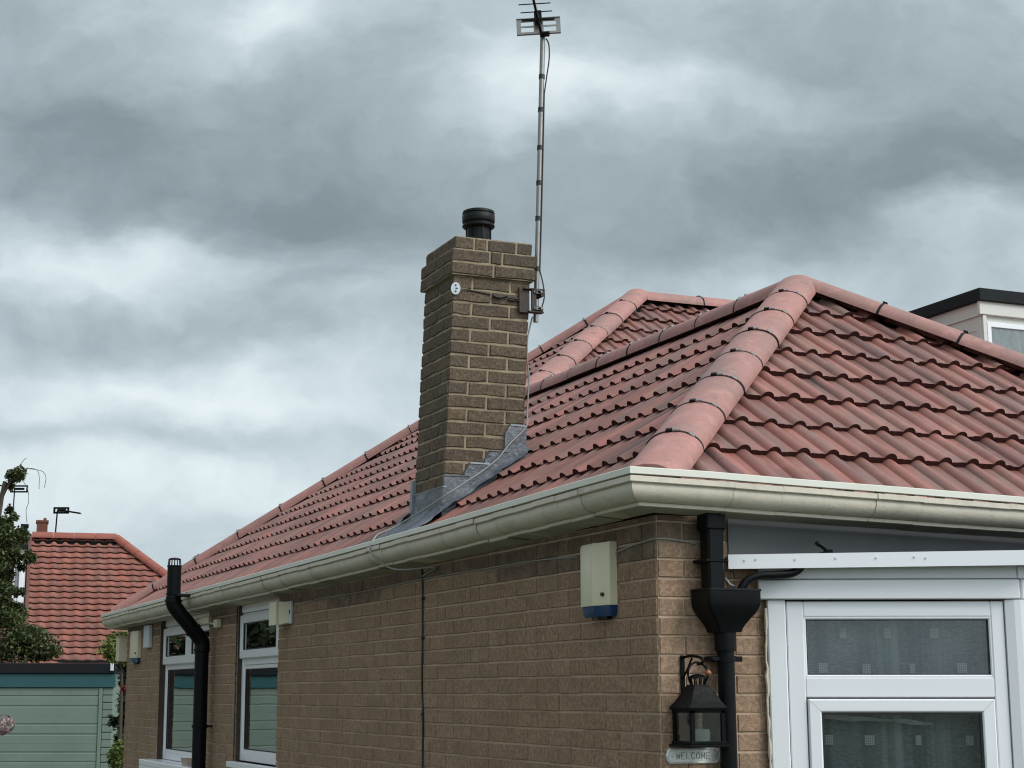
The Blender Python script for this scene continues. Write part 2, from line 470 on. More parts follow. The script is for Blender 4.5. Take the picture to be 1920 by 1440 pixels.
def link(name, bm, m, parent=None, smooth=False, sharp=None):
    me = bpy.data.meshes.new(name)
    if sharp is not None:
        smooth = True
    bm.normal_update()
    if sharp is not None:
        for e in bm.edges:
            if len(e.link_faces) == 2 and e.calc_face_angle(0) > R(sharp):
                e.smooth = False
    for f in bm.faces:
        f.smooth = smooth
    bm.to_mesh(me)
    bm.free()
    o = bpy.data.objects.new(name, me)
    for x in (m if isinstance(m, (list, tuple)) else [m]):
        me.materials.append(x)
    COL.objects.link(o)
    if parent is not None:
        o.parent = parent
        o.matrix_parent_inverse = Matrix.Translation(-parent_origin(parent))
    return o


def parent_origin(p):
    loc = Vector(p.location) if p.type == 'EMPTY' else Vector((0, 0, 0))
    return loc


def thing(name, label, cat, loc=(0, 0, 0), group=None):
    o = bpy.data.objects.new(name, None)
    COL.objects.link(o)
    o.location = loc
    o.empty_display_size = 0.1
    tag(o, label, cat, group)
    return o


def tag(o, label, cat, group=None):
    o['label'] = label
    o['category'] = cat
    if group:
        o['group'] = group
    return o


def BM():
    return bmesh.new()


def quad(bm, pts, mi=0):
    f = bm.faces.new([bm.verts.new(p) for p in pts])
    f.material_index = mi
    return f


def box(bm, a, b, mi=0, bev=0.0, frame=None):
    """axis box a..b, optionally in a local frame (origin, ex, ey, ez)"""
    (x0, y0, z0), (x1, y1, z1) = a, b
    P = [(x0, y0, z0), (x1, y0, z0), (x1, y1, z0), (x0, y1, z0), (x0, y0, z1), (x1, y0, z1), (x1, y1, z1), (x0, y1, z1)]
    if frame:
        o, ex, ey, ez = [Vector(v) for v in frame]
        P = [o + ex * p[0] + ey * p[1] + ez * p[2] for p in P]
    v = [bm.verts.new(p) for p in P]
    fs = []
    for q in ((0, 3, 2, 1), (4, 5, 6, 7), (0, 1, 5, 4), (1, 2, 6, 5), (2, 3, 7, 6), (3, 0, 4, 7)):
        f = bm.faces.new([v[i] for i in q])
        f.material_index = mi
        fs.append(f)
    if bev:
        es = list({e for f in fs for e in f.edges})
        r = bmesh.ops.bevel(bm, geom=es, offset=bev, segments=1, affect='EDGES', profile=0.5)
        for f in r['faces']:
            f.material_index = mi
    return fs


def rings(bm, loops, mi=0, cap0=True, cap1=True, closed=True):
    vs_ = [[bm.verts.new(p) for p in L] for L in loops]
    n = len(loops[0])
    for i in range(len(loops) - 1):
        for j in range(n if closed else n - 1):
            k = (j + 1) % n
            f = bm.faces.new((vs_[i][j], vs_[i][k], vs_[i + 1][k], vs_[i + 1][j]))
            f.material_index = mi
    if cap0 and closed:
        bm.faces.new(vs_[0][::-1]).material_index = mi
    if cap1 and closed:
        bm.faces.new(vs_[-1]).material_index = mi
    return vs_


def tube(bm, pts, r, seg=10, mi=0, caps=True):
    pts = [Vector(p) for p in pts]
    rs = r if isinstance(r, (list, tuple)) else [r] * len(pts)
    loops = []
    up = None
    for i, p in enumerate(pts):
        d = (pts[min(i + 1, len(pts) - 1)] - pts[max(i - 1, 0)]).normalized()
        if up is None:
            up = d.orthogonal().normalized()
        else:
            up = (up - d * up.dot(d))
            up = up.normalized() if up.length > 1e-6 else d.orthogonal().normalized()
        sidev = d.cross(up)
        loops.append([p + (up * math.cos(t) + sidev * math.sin(t)) * rs[i] for t in [2 * math.pi * k / seg for k in range(seg)]])
    rings(bm, loops, mi, caps, caps)


def smoothpath(pts, n=8):
    P = [Vector(p) for p in pts]
    out = []
    for i in range(len(P) - 1):
        a, b, c, d = P[max(i - 1, 0)], P[i], P[i + 1], P[min(i + 2, len(P) - 1)]
        for k in range(n):
            t = k / n
            out.append(0.5 * ((2 * b) + (c - a) * t + (2 * a - 5 * b + 4 * c - d) * t * t + (3 * b - a - 3 * c + d) * t ** 3))
    out.append(P[-1])
    return out


def lathe(bm, c, prof, seg=24, mi=0, axis=None):
    c = Vector(c)
    loops = [[c + Vector((r * math.cos(2 * math.pi * k / seg), r * math.sin(2 * math.pi * k / seg), z)) for k in range(seg)] for r, z in prof]
    rings(bm, loops, mi)


# ------------------------------------------------------------------ the bungalow
TP = 0.686                           # tan of roof pitch
CP, SP = 1 / math.hypot(1, TP), TP / math.hypot(1, TP)
ZC = 0.8949                          # height of tile crests above the wall line
GAUGE, ROLL = 0.3093, 0.1496
AX = 2.095                           # half width of the front wing
APEX_Z = ZC + TP * AX
YW = 3.91                            # where the main block's own front eaves would run
PEAK = Vector((4.27, 8.14, ZC + TP * 4.27))
FAR = Vector((-0.12, 11.15, ZC - TP * 0.12))

house = thing('bungalow', 'brown brick bungalow with red tiled hipped roof and cream gutter', 'bungalow', (2.0, 5.0, G))


def lin(tab, x):
    for (a, fa), (b, fb) in zip(tab, tab[1:]):
        if x <= b:
            return fa + (fb - fa) * (max(x, a) - a) / (b - a)
    return tab[-1][1]


def sagL(y):      # the old gutter falls away from its corner along both walls
    return -lin([(0, 0), (1, .012), (2, .022), (4, .036), (6, .046), (8, .052), (11.5, .066)], y)


def sagR(x):
    return -lin([(0, 0), (.5, .013), (1, .022), (1.5, .033), (2.2, .048), (4.5, .07)], x)


# ---- brick walls
def brick_face(bm, tl, o, e, n, L, z0, z1, openings=(), row_phase=0, dark_rows=2, course=0.075, blen=0.2275, jit=0.0022, top_fn=None):
    """individually laid bricks on a face; o = origin at z=0 line, e along, n outward"""
    o, e, n = Vector(o), Vector(e), Vector(n)
    up = Vector((0, 0, 1))
    k0 = math.floor((z0 + 0.0) / course)
    k = k0
    nrow = math.floor(z1 / course)
    while k * course < z1 - 0.005:
        za, zb = k * course + 0.0034, (k + 1) * course - 0.0030
        zb = min(zb, z1)
        s = -blen * (0.5 if (k + row_phase) % 2 else 0.0)
        while s < L:
            ln = blen
            rr = random.random()
            if rr < 0.18:
                ln = blen / 2
            a, b = max(s + 0.0012, 0.0), min(s + ln - 0.0012, L)
            s += ln
            if b - a < 0.02:
                continue
            segs = [(a, b)]
            for (oa, ob, oz0, oz1) in openings:
                if zb > oz0 + 0.01 and za < oz1 - 0.01:
                    ns = []
                    for (p, q) in segs:
                        if q <= oa or p >= ob:
                            ns.append((p, q))
                        else:
                            if p < oa - 0.01:
                                ns.append((p, oa))
                            if q > ob + 0.01:
                                ns.append((ob, q))
                    segs = ns
            for (p, q) in segs:
                d = 0.006 + random.uniform(-jit, jit)
                tint = random.random() * 0.98
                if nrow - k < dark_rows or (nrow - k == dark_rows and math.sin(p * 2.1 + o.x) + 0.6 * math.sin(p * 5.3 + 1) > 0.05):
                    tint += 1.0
                c = 0.0035
                jz = [random.uniform(-.0016, .0016) for _ in range(4)]
                outer = [(p, za + jz[0]), (q, za + jz[1]), (q, zb + jz[2]), (p, zb + jz[3])]
                inner = [(p + c, za + c + jz[0]), (q - c, za + c + jz[1]), (q - c, zb - c + jz[2]), (p + c, zb - c + jz[3])]
                V0 = [bm.verts.new(o + e * x + up * z + n * (-0.004)) for x, z in outer]
                V1 = [bm.verts.new(o + e * x + up * z + n * d) for x, z in inner]
                fl = [bm.faces.new(V1)]
                for i in range(4):
                    j = (i + 1) % 4
                    fl.append(bm.faces.new((V0[i], V0[j], V1[j], V1[i])))
                for f in fl:
                    f[tl] = tint
        k += 1


def panel_holes(bm, o, e, n, L, z0, z1, openings, depth, mi):
    """solid wall panel (outer face on plane) with rectangular openings"""
    xs = sorted({0.0, L} | {v for w in openings for v in w[:2]})
    zs = sorted({z0, z1} | {v for w in openings for v in w[2:] if z0 < v < z1})
    for a, b in zip(xs, xs[1:]):
        for c, d in zip(zs, zs[1:]):
            mx, mz = (a + b) / 2, (c + d) / 2
            if any(w[0] < mx < w[1] and w[2] < mz < w[3] for w in openings):
                continue
            box(bm, (a, -depth, c), (b, 0, d), mi, frame=(o, e, n, (0, 0, 1)))


WT = 0.70
bmw = BM()
tl = bmw.faces.layers.float.new('tint')
W2 = (5.46, 6.60, -0.49, 0.66)
W1 = (7.52, 9.44, -0.58, 0.66)
BAYO = (0.53, 3.66, G, 0.50)
LW, RW = 10.98, 4.19
# left face: along +y, outward -x
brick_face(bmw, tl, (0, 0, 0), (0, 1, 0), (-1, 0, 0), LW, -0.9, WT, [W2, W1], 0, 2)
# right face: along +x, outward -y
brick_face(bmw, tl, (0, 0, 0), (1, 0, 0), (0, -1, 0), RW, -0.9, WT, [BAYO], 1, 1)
for f in bmw.faces:
    f.material_index = 0
mo = BM()
panel_holes(mo, (0, 0, 0), (0, 1, 0), (-1, 0, 0), LW, G, WT, [W2, W1], 0.22, 1)
panel_holes(mo, (0.22, 0, 0), (1, 0, 0), (0, -1, 0), RW - 0.22, G, WT, [(BAYO[0] - .22, BAYO[1] - .22, G, BAYO[3])], 0.22, 1)
box(mo, (0.22, LW - 0.22, G), (12, LW, WT), 1)
box(mo, (RW, 0.22, G), (RW + 0.2, 3.9, WT), 1)
me_t = bpy.data.meshes.new('tmp')
mo.to_mesh(me_t)
bmw.from_mesh(me_t)
mo.free()
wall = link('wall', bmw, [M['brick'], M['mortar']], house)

# ---- roof tiles
def tile_profile():
    """one roll period (u 0..1, height): flat pan, round roll with a crisp foot on both sides"""
    P = [(0.0, 0.0), (0.10, 0.0010), (0.19, 0.0012), (0.265, 0.0)]
    for i in range(1, 10):
        t = 0.265 + 0.47 * i / 10
        a = abs(t - 0.5) / 0.235
        P.append((t, 0.024 * max(0.0, 1 - a ** 2.1) ** 0.8))
    return P + [(0.735, 0.0), (0.83, 0.0012), (0.92, 0.0010)]


PROF = tile_profile()


def tile_slope(bm, uvl, org, e, s, n, u0, u1, vstarts, phase, period, profile, planes, gauge=GAUGE, lift=0.025, thick=0.027, hk=1.0, jitter=True, crisp=(3, 13)):
    """courses of interlocking tiles. org is on the crest plane; vstarts = slope distance of each lower edge"""
    org, e, s, n = Vector(org), Vector(e), Vector(s), Vector(n)
    crest = 0.024 * hk
    k0, k1 = math.floor((u0 - phase) / period), math.ceil((u1 - phase) / period)
    geo0 = None
    for ri, v in enumerate(vstarts):
        gauge = (vstarts[ri + 1] - v) if ri + 1 < len(vstarts) else gauge
        top_lo, top_hi, bot_lo = [], [], []
        for k in range(k0, k1 + 1):
            dv = (random.Random(ri * 977 + (k // 2) * 13).uniform(-0.006, 0.006) + random.uniform(-.0015, .0015)) if jitter else 0
            dn = (random.Random(ri * 577 + (k // 2) * 29).uniform(-0.003, 0.003)) if jitter else 0
            for (t, h) in profile:
                u = phase + (k + t - 0.5) * period
                hh = h * hk - crest + dn
                top_lo.append((u, v + dv, hh, k + t))
                top_hi.append((u, v + gauge + 0.03, hh - lift * (1 + 0.03 / gauge), k + t))
                bot_lo.append((u, v + dv + 0.004, hh - thick, k + t))
        mk = lambda L: [bm.verts.new(org + e * a[0] + s * a[1] + n * a[2]) for a in L]
        A, B, Cc = mk(top_lo), mk(top_hi), mk(bot_lo)
        U = [a[3] for a in top_lo]
        NPF = len(profile)
        for i in range(len(A) - 1):
            f = bm.faces.new((A[i], A[i + 1], B[i + 1], B[i]))
            f.smooth = True
            for lp, (uu, vv) in zip(f.loops, ((U[i], 0.02), (U[i + 1], 0.02), (U[i + 1], 0.98), (U[i], 0.98))):
                lp[uvl].uv = (uu + ri * 131.0, vv + ri * 1.0)
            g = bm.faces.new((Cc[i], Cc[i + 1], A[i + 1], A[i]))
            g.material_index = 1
            if crisp and (i % NPF) in crisp:
                bm.edges.get((A[i], B[i])).smooth = False
    for (co, no) in planes:
        bmesh.ops.bisect_plane(bm, geom=bm.verts[:] + bm.edges[:] + bm.faces[:], dist=1e-5, plane_co=co, plane_no=no, clear_outer=True)


def append_bm(dst, src):
    me = bpy.data.meshes.new('tmp')
    src.to_mesh(me)
    src.free()
    dst.from_mesh(me)
    bpy.data.meshes.remove(me)


def slope_piece(dst, **kw):
    b = BM()
    uvl = b.loops.layers.uv.new('UVMap')
    tile_slope(b, uvl, **kw)
    append_bm(dst, b)


roof_bm = BM()
roof_bm.loops.layers.uv.new('UVMap')
V0 = -0.041 / CP                       # slope distance of row 0 lower edge from the wall line
rows = [V0 - 0.07] + [V0 + GAUGE * i for i in range(1, 8)]
eL, sL, nL = (0, 1, 0), (CP, 0, SP), (-SP, 0, CP)
eF, sF, nF = (1, 0, 0), (0, CP, SP), (0, -SP, CP)
hn = 1 / math.sqrt(2)
PHL = 0.138 + 0.0
# left slope, up to the front wing's ridge
farv = (PEAK - FAR)
far_no = Vector((farv.y * -1, farv.x, 0)).normalized()      # outward side of the far hip
if far_no.y < 0:
    far_no = -far_no
slope_piece(roof_bm, org=(0, 0, ZC), e=eL, s=sL, n=nL, u0=-0.2, u1=11.3, vstarts=rows, phase=PHL, period=ROLL, profile=PROF,
            planes=[((0, 0, 0), (hn, -hn, 0)), ((FAR.x, FAR.y, 0), far_no), ((AX - 0.05, 0, 0), (1, 0, 0)), ((-0.13, 0, 0), (-1, 0, 0))])
# left slope of the main block above that ridge
rows2 = [V0 + GAUGE * i for i in range(7, 17)]
slope_piece(roof_bm, org=(0, 0, ZC), e=eL, s=sL, n=nL, u0=5.8, u1=11.3, vstarts=rows2, phase=PHL, period=ROLL, profile=PROF,
            planes=[((0, YW - 0.0, 0), (hn, -hn, 0)), ((FAR.x, FAR.y, 0), far_no), ((AX, 0, 0), (-1, 0, 0)), ((PEAK.x, 0, 0), (1, 0, 0))])
# hipped front end
slope_piece(roof_bm, org=(0, 0, ZC), e=eF, s=sF, n=nF, u0=-0.2, u1=4.5, vstarts=rows, phase=2.05, period=ROLL, profile=PROF,
            planes=[((0.015, -0.015, 0), (-hn, hn, 0)), ((2 * AX - 0.015, -0.015, 0), (hn, hn, 0)), ((0, -0.13, 0), (0, -1, 0))])
# main block front slope seen over the wing ridge
rows3 = [V0 + GAUGE * i for i in range(0, 17)]
slope_piece(roof_bm, org=(0, YW, ZC), e=eF, s=sF, n=nF, u0=0.5, u1=12.0, vstarts=rows3, phase=0.06, period=ROLL, profile=PROF,
            planes=[((0.015, YW - 0.015, 0), (-hn, hn, 0)), ((0, PEAK.y - 0.02, 0), (0, 1, 0)), ((2 * AX, YW, 0), (-hn, -hn, 0)), ((12.0, 0, 0), (1, 0, 0))])
# right slope of the wing
slope_piece(roof_bm, org=(2 * AX, 0, ZC), e=(0, 1, 0), s=(-CP, 0, SP), n=(SP, 0, CP), u0=0, u1=6.2, vstarts=rows, phase=0.0, period=ROLL, profile=PROF,
            planes=[((2 * AX, 0, 0), (-hn, -hn, 0)), ((2 * AX, YW, 0), (-hn, hn, 0)), ((AX, 0, 0), (-1, 0, 0))])
# back slope, plain underlay and closing sheet
ub = BM()
d_ = 0.075
quad(ub, [(FAR.x, FAR.y, FAR.z - d_), (PEAK.x, PEAK.y, PEAK.z - d_), (12, PEAK.y, PEAK.z - d_), (12, FAR.y, FAR.z - d_)], 0)
quad(ub, [(0, 0, ZC - d_), (AX, AX, APEX_Z - d_), (AX, YW + AX, APEX_Z - d_), (PEAK.x, PEAK.y, PEAK.z - d_), (FAR.x, FAR.y, FAR.z - d_)], 1)
quad(ub, [(0, 0, ZC - d_), (2 * AX, 0, ZC - d_), (AX, AX, APEX_Z - d_)], 1)
for f in ub.faces:
    f.material_index = 1
append_bm(roof_bm, ub)
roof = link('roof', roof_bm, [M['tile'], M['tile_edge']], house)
for p in roof.data.polygons:
    p.use_smooth = p.material_index == 0


# ---- hip and ridge tiles
def capping(kind, a, b, r=0.118, hgt=0.082, seglen=0.45, drop=0.036, arc=96, start=0.0, clip=True, matl=None, parent=None, roll=True):
    """run of ridge or hip tiles from a (low) to b (high), black unions between them"""
    a, b = Vector(a), Vector(b)
    d = (b - a)
    L = d.length
    d.normalize()
    side = d.cross(Vector((0, 0, 1))).normalized()
    up = side.cross(d).normalized()
    parent = parent or roof
    if roll:
        mb2 = BM()
        for sg in (-1, 1):
            p = [a + d * t + side * sg * w - up * h_ for t in (0.06, L - 0.02) for w, h_ in ((0.0, 0.045), (r * 1.25, 0.185))]
            quad(mb2, [p[0], p[1], p[3], p[2]])
        link('hip_roll', mb2, M['membrane'], parent)
    a = a - up * drop
    n = max(1, round((L - start) / seglen))
    sl = (L - start) / n
    NS = 16

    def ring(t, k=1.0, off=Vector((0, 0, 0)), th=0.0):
        c = a + d * t + off
        out = []
        for q in range(NS + 1):
            an = R(-arc + 2 * arc * q / NS)
            out.append(c + side * math.sin(an) * (r * k - th) + up * (math.cos(an) * (hgt * k - th)))
        return out
    for i in range(n):
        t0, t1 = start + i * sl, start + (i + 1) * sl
        wob = side * random.uniform(-.003, .003) + up * random.uniform(-.003, .003)
        bm = BM()
        th = 0.016
        rings(bm, [ring(t0 + 0.005, 1.0, wob, th), ring(t0 + 0.005, 1.0, wob), ring(t0 + 0.03, 1.004, wob), ring(t0 + sl * .5, 0.995, wob), ring(t1 - 0.004, 0.99, wob), ring(t1 - 0.004, 0.99, wob, th)], closed=False)
        if i == 0:
            bm.faces.new([bm.verts.new(p) for p in ring(t0 + 0.012, 1.0, wob, 0.010)])
        link(kind, bm, matl or M['hip'], parent, sharp=45)
        if clip and i > 0:
            cb = BM()
            jt = random.uniform(-.003, .003)
            rings(cb, [ring(t0 - 0.007 + jt, 0.97), ring(t0 - 0.007 + jt, 1.012), ring(t0 + 0.008 + jt, 1.018), ring(t0 + 0.008 + jt, 0.97)], closed=False)
            c = a + d * t0 + up * (hgt * 1.01)
            box(cb, (-0.020, -0.012, -0.004), (0.004, 0.012, 0.010), frame=(c, side, d, up))
            link('union_strip', cb, M['clip'], parent, sharp=30)
            fb = BM()
            box(fb, (-0.012, -0.010, -0.002), (0.016, 0.010, 0.008), bev=0.002, frame=(c + side * 0.018, side, d, up))
            link('fixing_clip', fb, M['screw'], parent)
            ang = R(42)
            c2 = a + d * (t0 + 0.002) + (up * math.cos(ang) * hgt + side * math.sin(ang) * r) * 1.01
            fb = BM()
            box(fb, (-0.016, -0.010, -0.003), (0.016, 0.010, 0.006), bev=0.002, frame=(c2, (up * -math.sin(ang) + side * math.cos(ang)).normalized(), d, (up * math.cos(ang) + side * math.sin(ang)).normalized()))
            link('fixing_clip', fb, M['screw'], parent)


top = 0.022
capping('hip_tile', (-0.105, -0.105, ZC - 0.105 * TP + top), (AX - 0.01, AX - 0.01, APEX_Z + top - 0.012), r=0.125, hgt=0.085, start=0.02, drop=0.05)
capping('hip_tile', (2 * AX + 0.06, -0.06, ZC - 0.06 * TP + top + 0.016), (AX + 0.03, AX - 0.03, APEX_Z + top - 0.034), seglen=0.45, start=0.02, arc=90, r=0.105)
capping('ridge_tile', (AX, YW + AX - 0.15, APEX_Z + top - 0.02), (AX, AX + 0.05, APEX_Z + top - 0.02), hgt=0.10, drop=0.066)
capping('hip_tile', (AX + 0.02, YW + AX + 0.02, APEX_Z + top), (PEAK.x, PEAK.y, PEAK.z + top), r=0.13, hgt=0.09, drop=0.055)
capping('hip_tile', (FAR.x, FAR.y, FAR.z + top), (PEAK.x - 0.05, PEAK.y + 0.04, PEAK.z + top - 0.02), r=0.115, hgt=0.092, drop=0.065, seglen=0.5)
capping('ridge_tile', (PEAK.x + 0.06, PEAK.y, PEAK.z + top - 0.025), (11.9, PEAK.y, PEAK.z + top - 0.02), seglen=0.62, hgt=0.10, drop=0.06)

# ---- cream concrete gutter
GT = [(0.150, 0.838), (0.2335, 0.8535), (0.2400, 0.850), (0.2405, 0.8265), (0.238, 0.8255), (0.215, 0.8255)]          # lining edge
GP = [(0.2150, 0.8205), (0.2345, 0.8200), (0.2370, 0.8175), (0.2370, 0.7985), (0.234, 0.796), (0.2215, 0.7955),
      (0.2240, 0.784), (0.2225, 0.770), (0.2165, 0.756), (0.206, 0.744), (0.192, 0.735), (0.177, 0.730), (0.1640, 0.7290), (0.1540, 0.7290), (0.1625, 0.7270), (0.1625, 0.7140), (0.158, 0.7125), (0.150, 0.7125), (0.03, 0.704)]


def gutter_run(bm, axis, L, sag, farcap, seg=0.222):
    """units 0.2 m long laid end to end; axis 'y' = left wall, 'x' = right wall"""
    t = 0.0
    first = True
    while t < L - 0.02:
        t1 = min(t + seg, L)
        d = [random.uniform(-.0026, .0026) for _ in range(4)]
        loops = []
        for tt, gap in ((t, 0.0016), (t1, -0.0016)):
            lp = []
            for (o, z) in GP:
                mitre = -o if (first and tt == t) else tt + gap * 0.4
                zz = z + sag(max(0, tt)) + d[0]
                oo = o + d[1]
                if first and tt == t:
                    zz = z
                    oo = o
                lp.append((-oo, mitre, zz) if axis == 'y' else (mitre, -oo, zz))
            loops.append(lp)
        nf0 = len(bm.faces)
        rings(bm, loops, 0, closed=False)
        bm.faces.ensure_lookup_table()
        bm.faces[-1].material_index = 2
        first = False
        t = t1
    # core just inside so that joints read as thin lines, not slots
    loops = []
    N = 24
    for i in range(N + 1):
        tt = L * i / N
        lp = []
        for (o, z) in GP:
            oo = o - 0.0022
            m_ = -oo if i == 0 else tt - (0.002 if i == N else 0)
            zz = z + sag(tt) + (0.002 if z < 0.7265 else -0.001 if z > 0.81 else 0)
            lp.append((-oo, m_, zz) if axis == 'y' else (m_, -oo, zz))
        loops.append(lp)
    rings(bm, loops, 1, closed=False)
    if farcap:
        lp = [(-o, L, z + sag(L)) if axis == 'y' else (L, -o, z + sag(L)) for o, z in GP]
        lp.append((-0.03, L, 0.82 + sag(L)) if axis == 'y' else (L, -0.03, 0.82 + sag(L)))
        bm.faces.new([bm.verts.new(p) for p in lp])


gb = BM()
gutter_run(gb, 'y', 11.22, sagL, True)
gutter_run(gb, 'x', 4.42, sagR, True)
# stub of the gutter along the back wall so the far corner returns
rings(gb, [[(-o, 11.22 + 0.0, z + sagL(11.2)) for o, z in GP], [(0.6, 11.0 + o, z + sagL(11.2)) for o, z in GP]], 0, closed=False)
gut = link('gutter', gb, [M['gutter'], M['sealant'], M['soffit']], house, sharp=28)
gb = BM()
for axis, L, sag in (('y', 11.22, sagL), ('x', 4.42, sagR)):
    loops = []
    for i in range(41):
        tt = L * i / 40
        loops.append([((-o, (-o if i == 0 else tt), z + sag(tt)) if axis == 'y' else ((-o if i == 0 else tt), -o, z + sag(tt))) for o, z in GT])
    rings(gb, loops, 0, closed=False)
link('gutter_edge', gb, M['trim'], gut, sharp=28)

# ---- chimney
LEAN = Vector((0.037, -0.030))
CH0 = 0.95


def lean(bm_verts):
    for v in bm_verts:
        k = v.co.z - CH0
        v.co.x += LEAN.x * k
        v.co.y += LEAN.y * k


CX, CY, CW, CD = 0.163, 2.765, 0.470, 0.455
ch_bm = BM()
tlc = ch_bm.faces.layers.float.new('tint')
CC = 0.0762
nC = 24
zt0 = 2.575 - nC * CC           # bottom


def ch_course(k, grow, cb, tl_):
    za = zt0 + k * CC
    zb = za + CC
    x0, x1, y0, y1 = CX - grow, CX + CW + grow, CY - grow, CY + CD + grow
    g = 0.0036
    # each side: (start, dir, normal, length)
    sides = [((x0, y0), (1, 0), (0, -1), x1 - x0), ((x1, y0), (0, 1), (1, 0), y1 - y0), ((x1, y1), (-1, 0), (0, 1), x1 - x0), ((x0, y1), (0, -1), (-1, 0), y1 - y0)]
    for si, (p, d, n, L) in enumerate(sides):
        ev = (k + si) % 2 == 0
        cuts = [0, .25, .75, 1] if ev else [0, .5, 1]
        if k >= nC - 3 and si == 0:
            cuts = [[0, .25, .42, .8, 1], [0, .45, .6, 1], [0, .5, 1]][(nC - 1 - k) % 3]
        for a, b in zip(cuts, cuts[1:]):
            a2 = a * L + (g if a > 0 else 0.0)
            b2 = b * L - (g if b < 1 else 0.0)
            dj = random.uniform(0.0015, 0.0055)
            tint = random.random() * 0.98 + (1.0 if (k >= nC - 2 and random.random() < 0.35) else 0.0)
            c = 0.006
            P = Vector((p[0], p[1], 0))
            e = Vector((d[0], d[1], 0))
            nn = Vector((n[0], n[1], 0))
            ca, cb_ = (c if a > 0 else 0.001), (c if b < 1 else 0.001)
            j = [random.uniform(-.003, .003) for _ in range(6)]
            cols = [a2 + (b2 - a2) * t for t in (0, .33 + random.uniform(-.08, .08), .67 + random.uniform(-.08, .08), 1)]
            V0, V1, T0, T1 = [], [], [], []
            for i, s in enumerate(cols):
                si_ = s + (ca if i == 0 else -cb_ if i == 3 else 0)
                jz, jt = random.uniform(-.003, .0035), random.uniform(-.0035, .003)
                V0.append(cb.verts.new(P + e * s + Vector((0, 0, za + g * 0.9 + jz)) + nn * -0.006))
                V1.append(cb.verts.new(P + e * (si_ + random.uniform(-.002, .002)) + Vector((0, 0, za + g * 0.9 + c + jz + random.uniform(-.0015, .002))) + nn * (dj + random.uniform(-.002, .002))))
                T1.append(cb.verts.new(P + e * si_ + Vector((0, 0, zb - g * 0.9 - c + jt)) + nn * (dj + random.uniform(-.001, .001))))
                T0.append(cb.verts.new(P + e * s + Vector((0, 0, zb - g * 0.9 + jt)) + nn * -0.006))
            fs = []
            for i in range(3):
                fs.append(cb.faces.new((V0[i], V0[i + 1], V1[i + 1], V1[i])))
                fs.append(cb.faces.new((V1[i], V1[i + 1], T1[i + 1], T1[i])))
                fs.append(cb.faces.new((T1[i], T1[i + 1], T0[i + 1], T0[i])))
            fs.append(cb.faces.new((V0[0], V1[0], T1[0], T0[0])))
            fs.append(cb.faces.new((V1[3], V0[3], T0[3], T1[3])))
            for f in fs:
                f[tl_] = tint


mch = BM()
for k in range(nC):
    top_i = nC - 1 - k
    grow = {0: 0.0, 1: 0.023, 2: 0.023}.get(top_i, 0.0)
    if top_i == 0:
        grow = 0.004
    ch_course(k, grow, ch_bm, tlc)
    gg = grow - 0.0025
    box(mch, (CX - gg, CY - gg, zt0 + k * CC + (0.001 if top_i in (0, 2) else 0)), (CX + CW + gg, CY + CD + gg, zt0 + (k + 1) * CC), 1)
# mortar flaunching on top
M['flaunch'] = simple('weathered flaunching', (0.16, 0.14, 0.10), 0.95, var=0.4, scale=18, bump=0.006, bscale=40)
rings(mch, [[(CX - .0, CY - .0, zt0 + nC * CC), (CX + CW, CY, zt0 + nC * CC), (CX + CW, CY + CD, zt0 + nC * CC), (CX, CY + CD, zt0 + nC * CC)],
            [(CX + .1, CY + .1, zt0 + nC * CC + .03), (CX + CW - .1, CY + .1, zt0 + nC * CC + .03), (CX + CW - .1, CY + CD - .1, zt0 + nC * CC + .03), (CX + .1, CY + CD - .1, zt0 + nC * CC + .03)]], 2)
for f in ch_bm.faces:
    f.material_index = 0
append_bm(ch_bm, mch)
lean(ch_bm.verts)
chim = link('chimney', ch_bm, [M['chbrick'], M['chmortar'], M['flaunch']], house)
CT = zt0 + nC * CC
pc = Vector((CX + CW * 0.5 + LEAN.x * (CT - CH0), CY + CD * 0.5 + LEAN.y * (CT - CH0), CT - 0.024))
pb = BM()
lathe(pb, pc, [(0.070, -0.03), (0.069, 0.150), (0.088, 0.153), (0.096, 0.160), (0.096, 0.168), (0.088, 0.173), (0.088, 0.180), (0.094, 0.184), (0.097, 0.192), (0.097, 0.228), (0.092, 0.234), (0.096, 0.239), (0.094, 0.253), (0.080, 0.259), (0.078, 0.20)], 32)
for k in range(6):
    a = k * math.pi / 3 + 0.5
    box(pb, (0.066, -0.006, 0.08), (0.0755, 0.006, 0.153), frame=(pc, (math.cos(a), math.sin(a), 0), (-math.sin(a), math.cos(a), 0), (0, 0, 1)))
link('chimney_pot', pb, M['pot'], chim, sharp=40)


def rz(x):        # crest height on the left slope at plan x
    return ZC + TP * x


# stepped lead on front and outer faces, apron dressed over the tiles
lb = BM()
steps = []
fy = CY - 0.012
n_st = 5
xa = CX - 0.004
# front face: rising steps from the near corner to the ridge side
zprev = None
NSTEP = 4
for i in range(NSTEP):
    xl = CX - 0.004 + (CW + 0.008) * i / NSTEP
    xr = CX - 0.004 + (CW + 0.008) * (i + 1) / NSTEP + (0.03 if i < NSTEP - 1 else 0.012)
    zt = 1.197 + CC * (i + (1 if i == NSTEP - 1 else 0)) + 0.0
    o_ = 0.004 * (NSTEP - i) * 0.5
    pts = [(xl, fy - o_, rz(xl) - 0.05), (xr, fy - o_, rz(xr) - 0.05), (xr, fy - o_, zt), (xl + (0.028 if i else 0), fy - o_, zt), (xl, fy - o_, zt - 0.05)]
    back = [(x, CY + 0.002, z) for x, y, z in pts]
    rings(lb, [pts, back])
    # turned-in top edge
    box(lb, (xl + (0.028 if i else 0.0), fy - o_ - 0.004, zt - 0.004), (xr, CY + 0.01, zt + 0.004), 1)
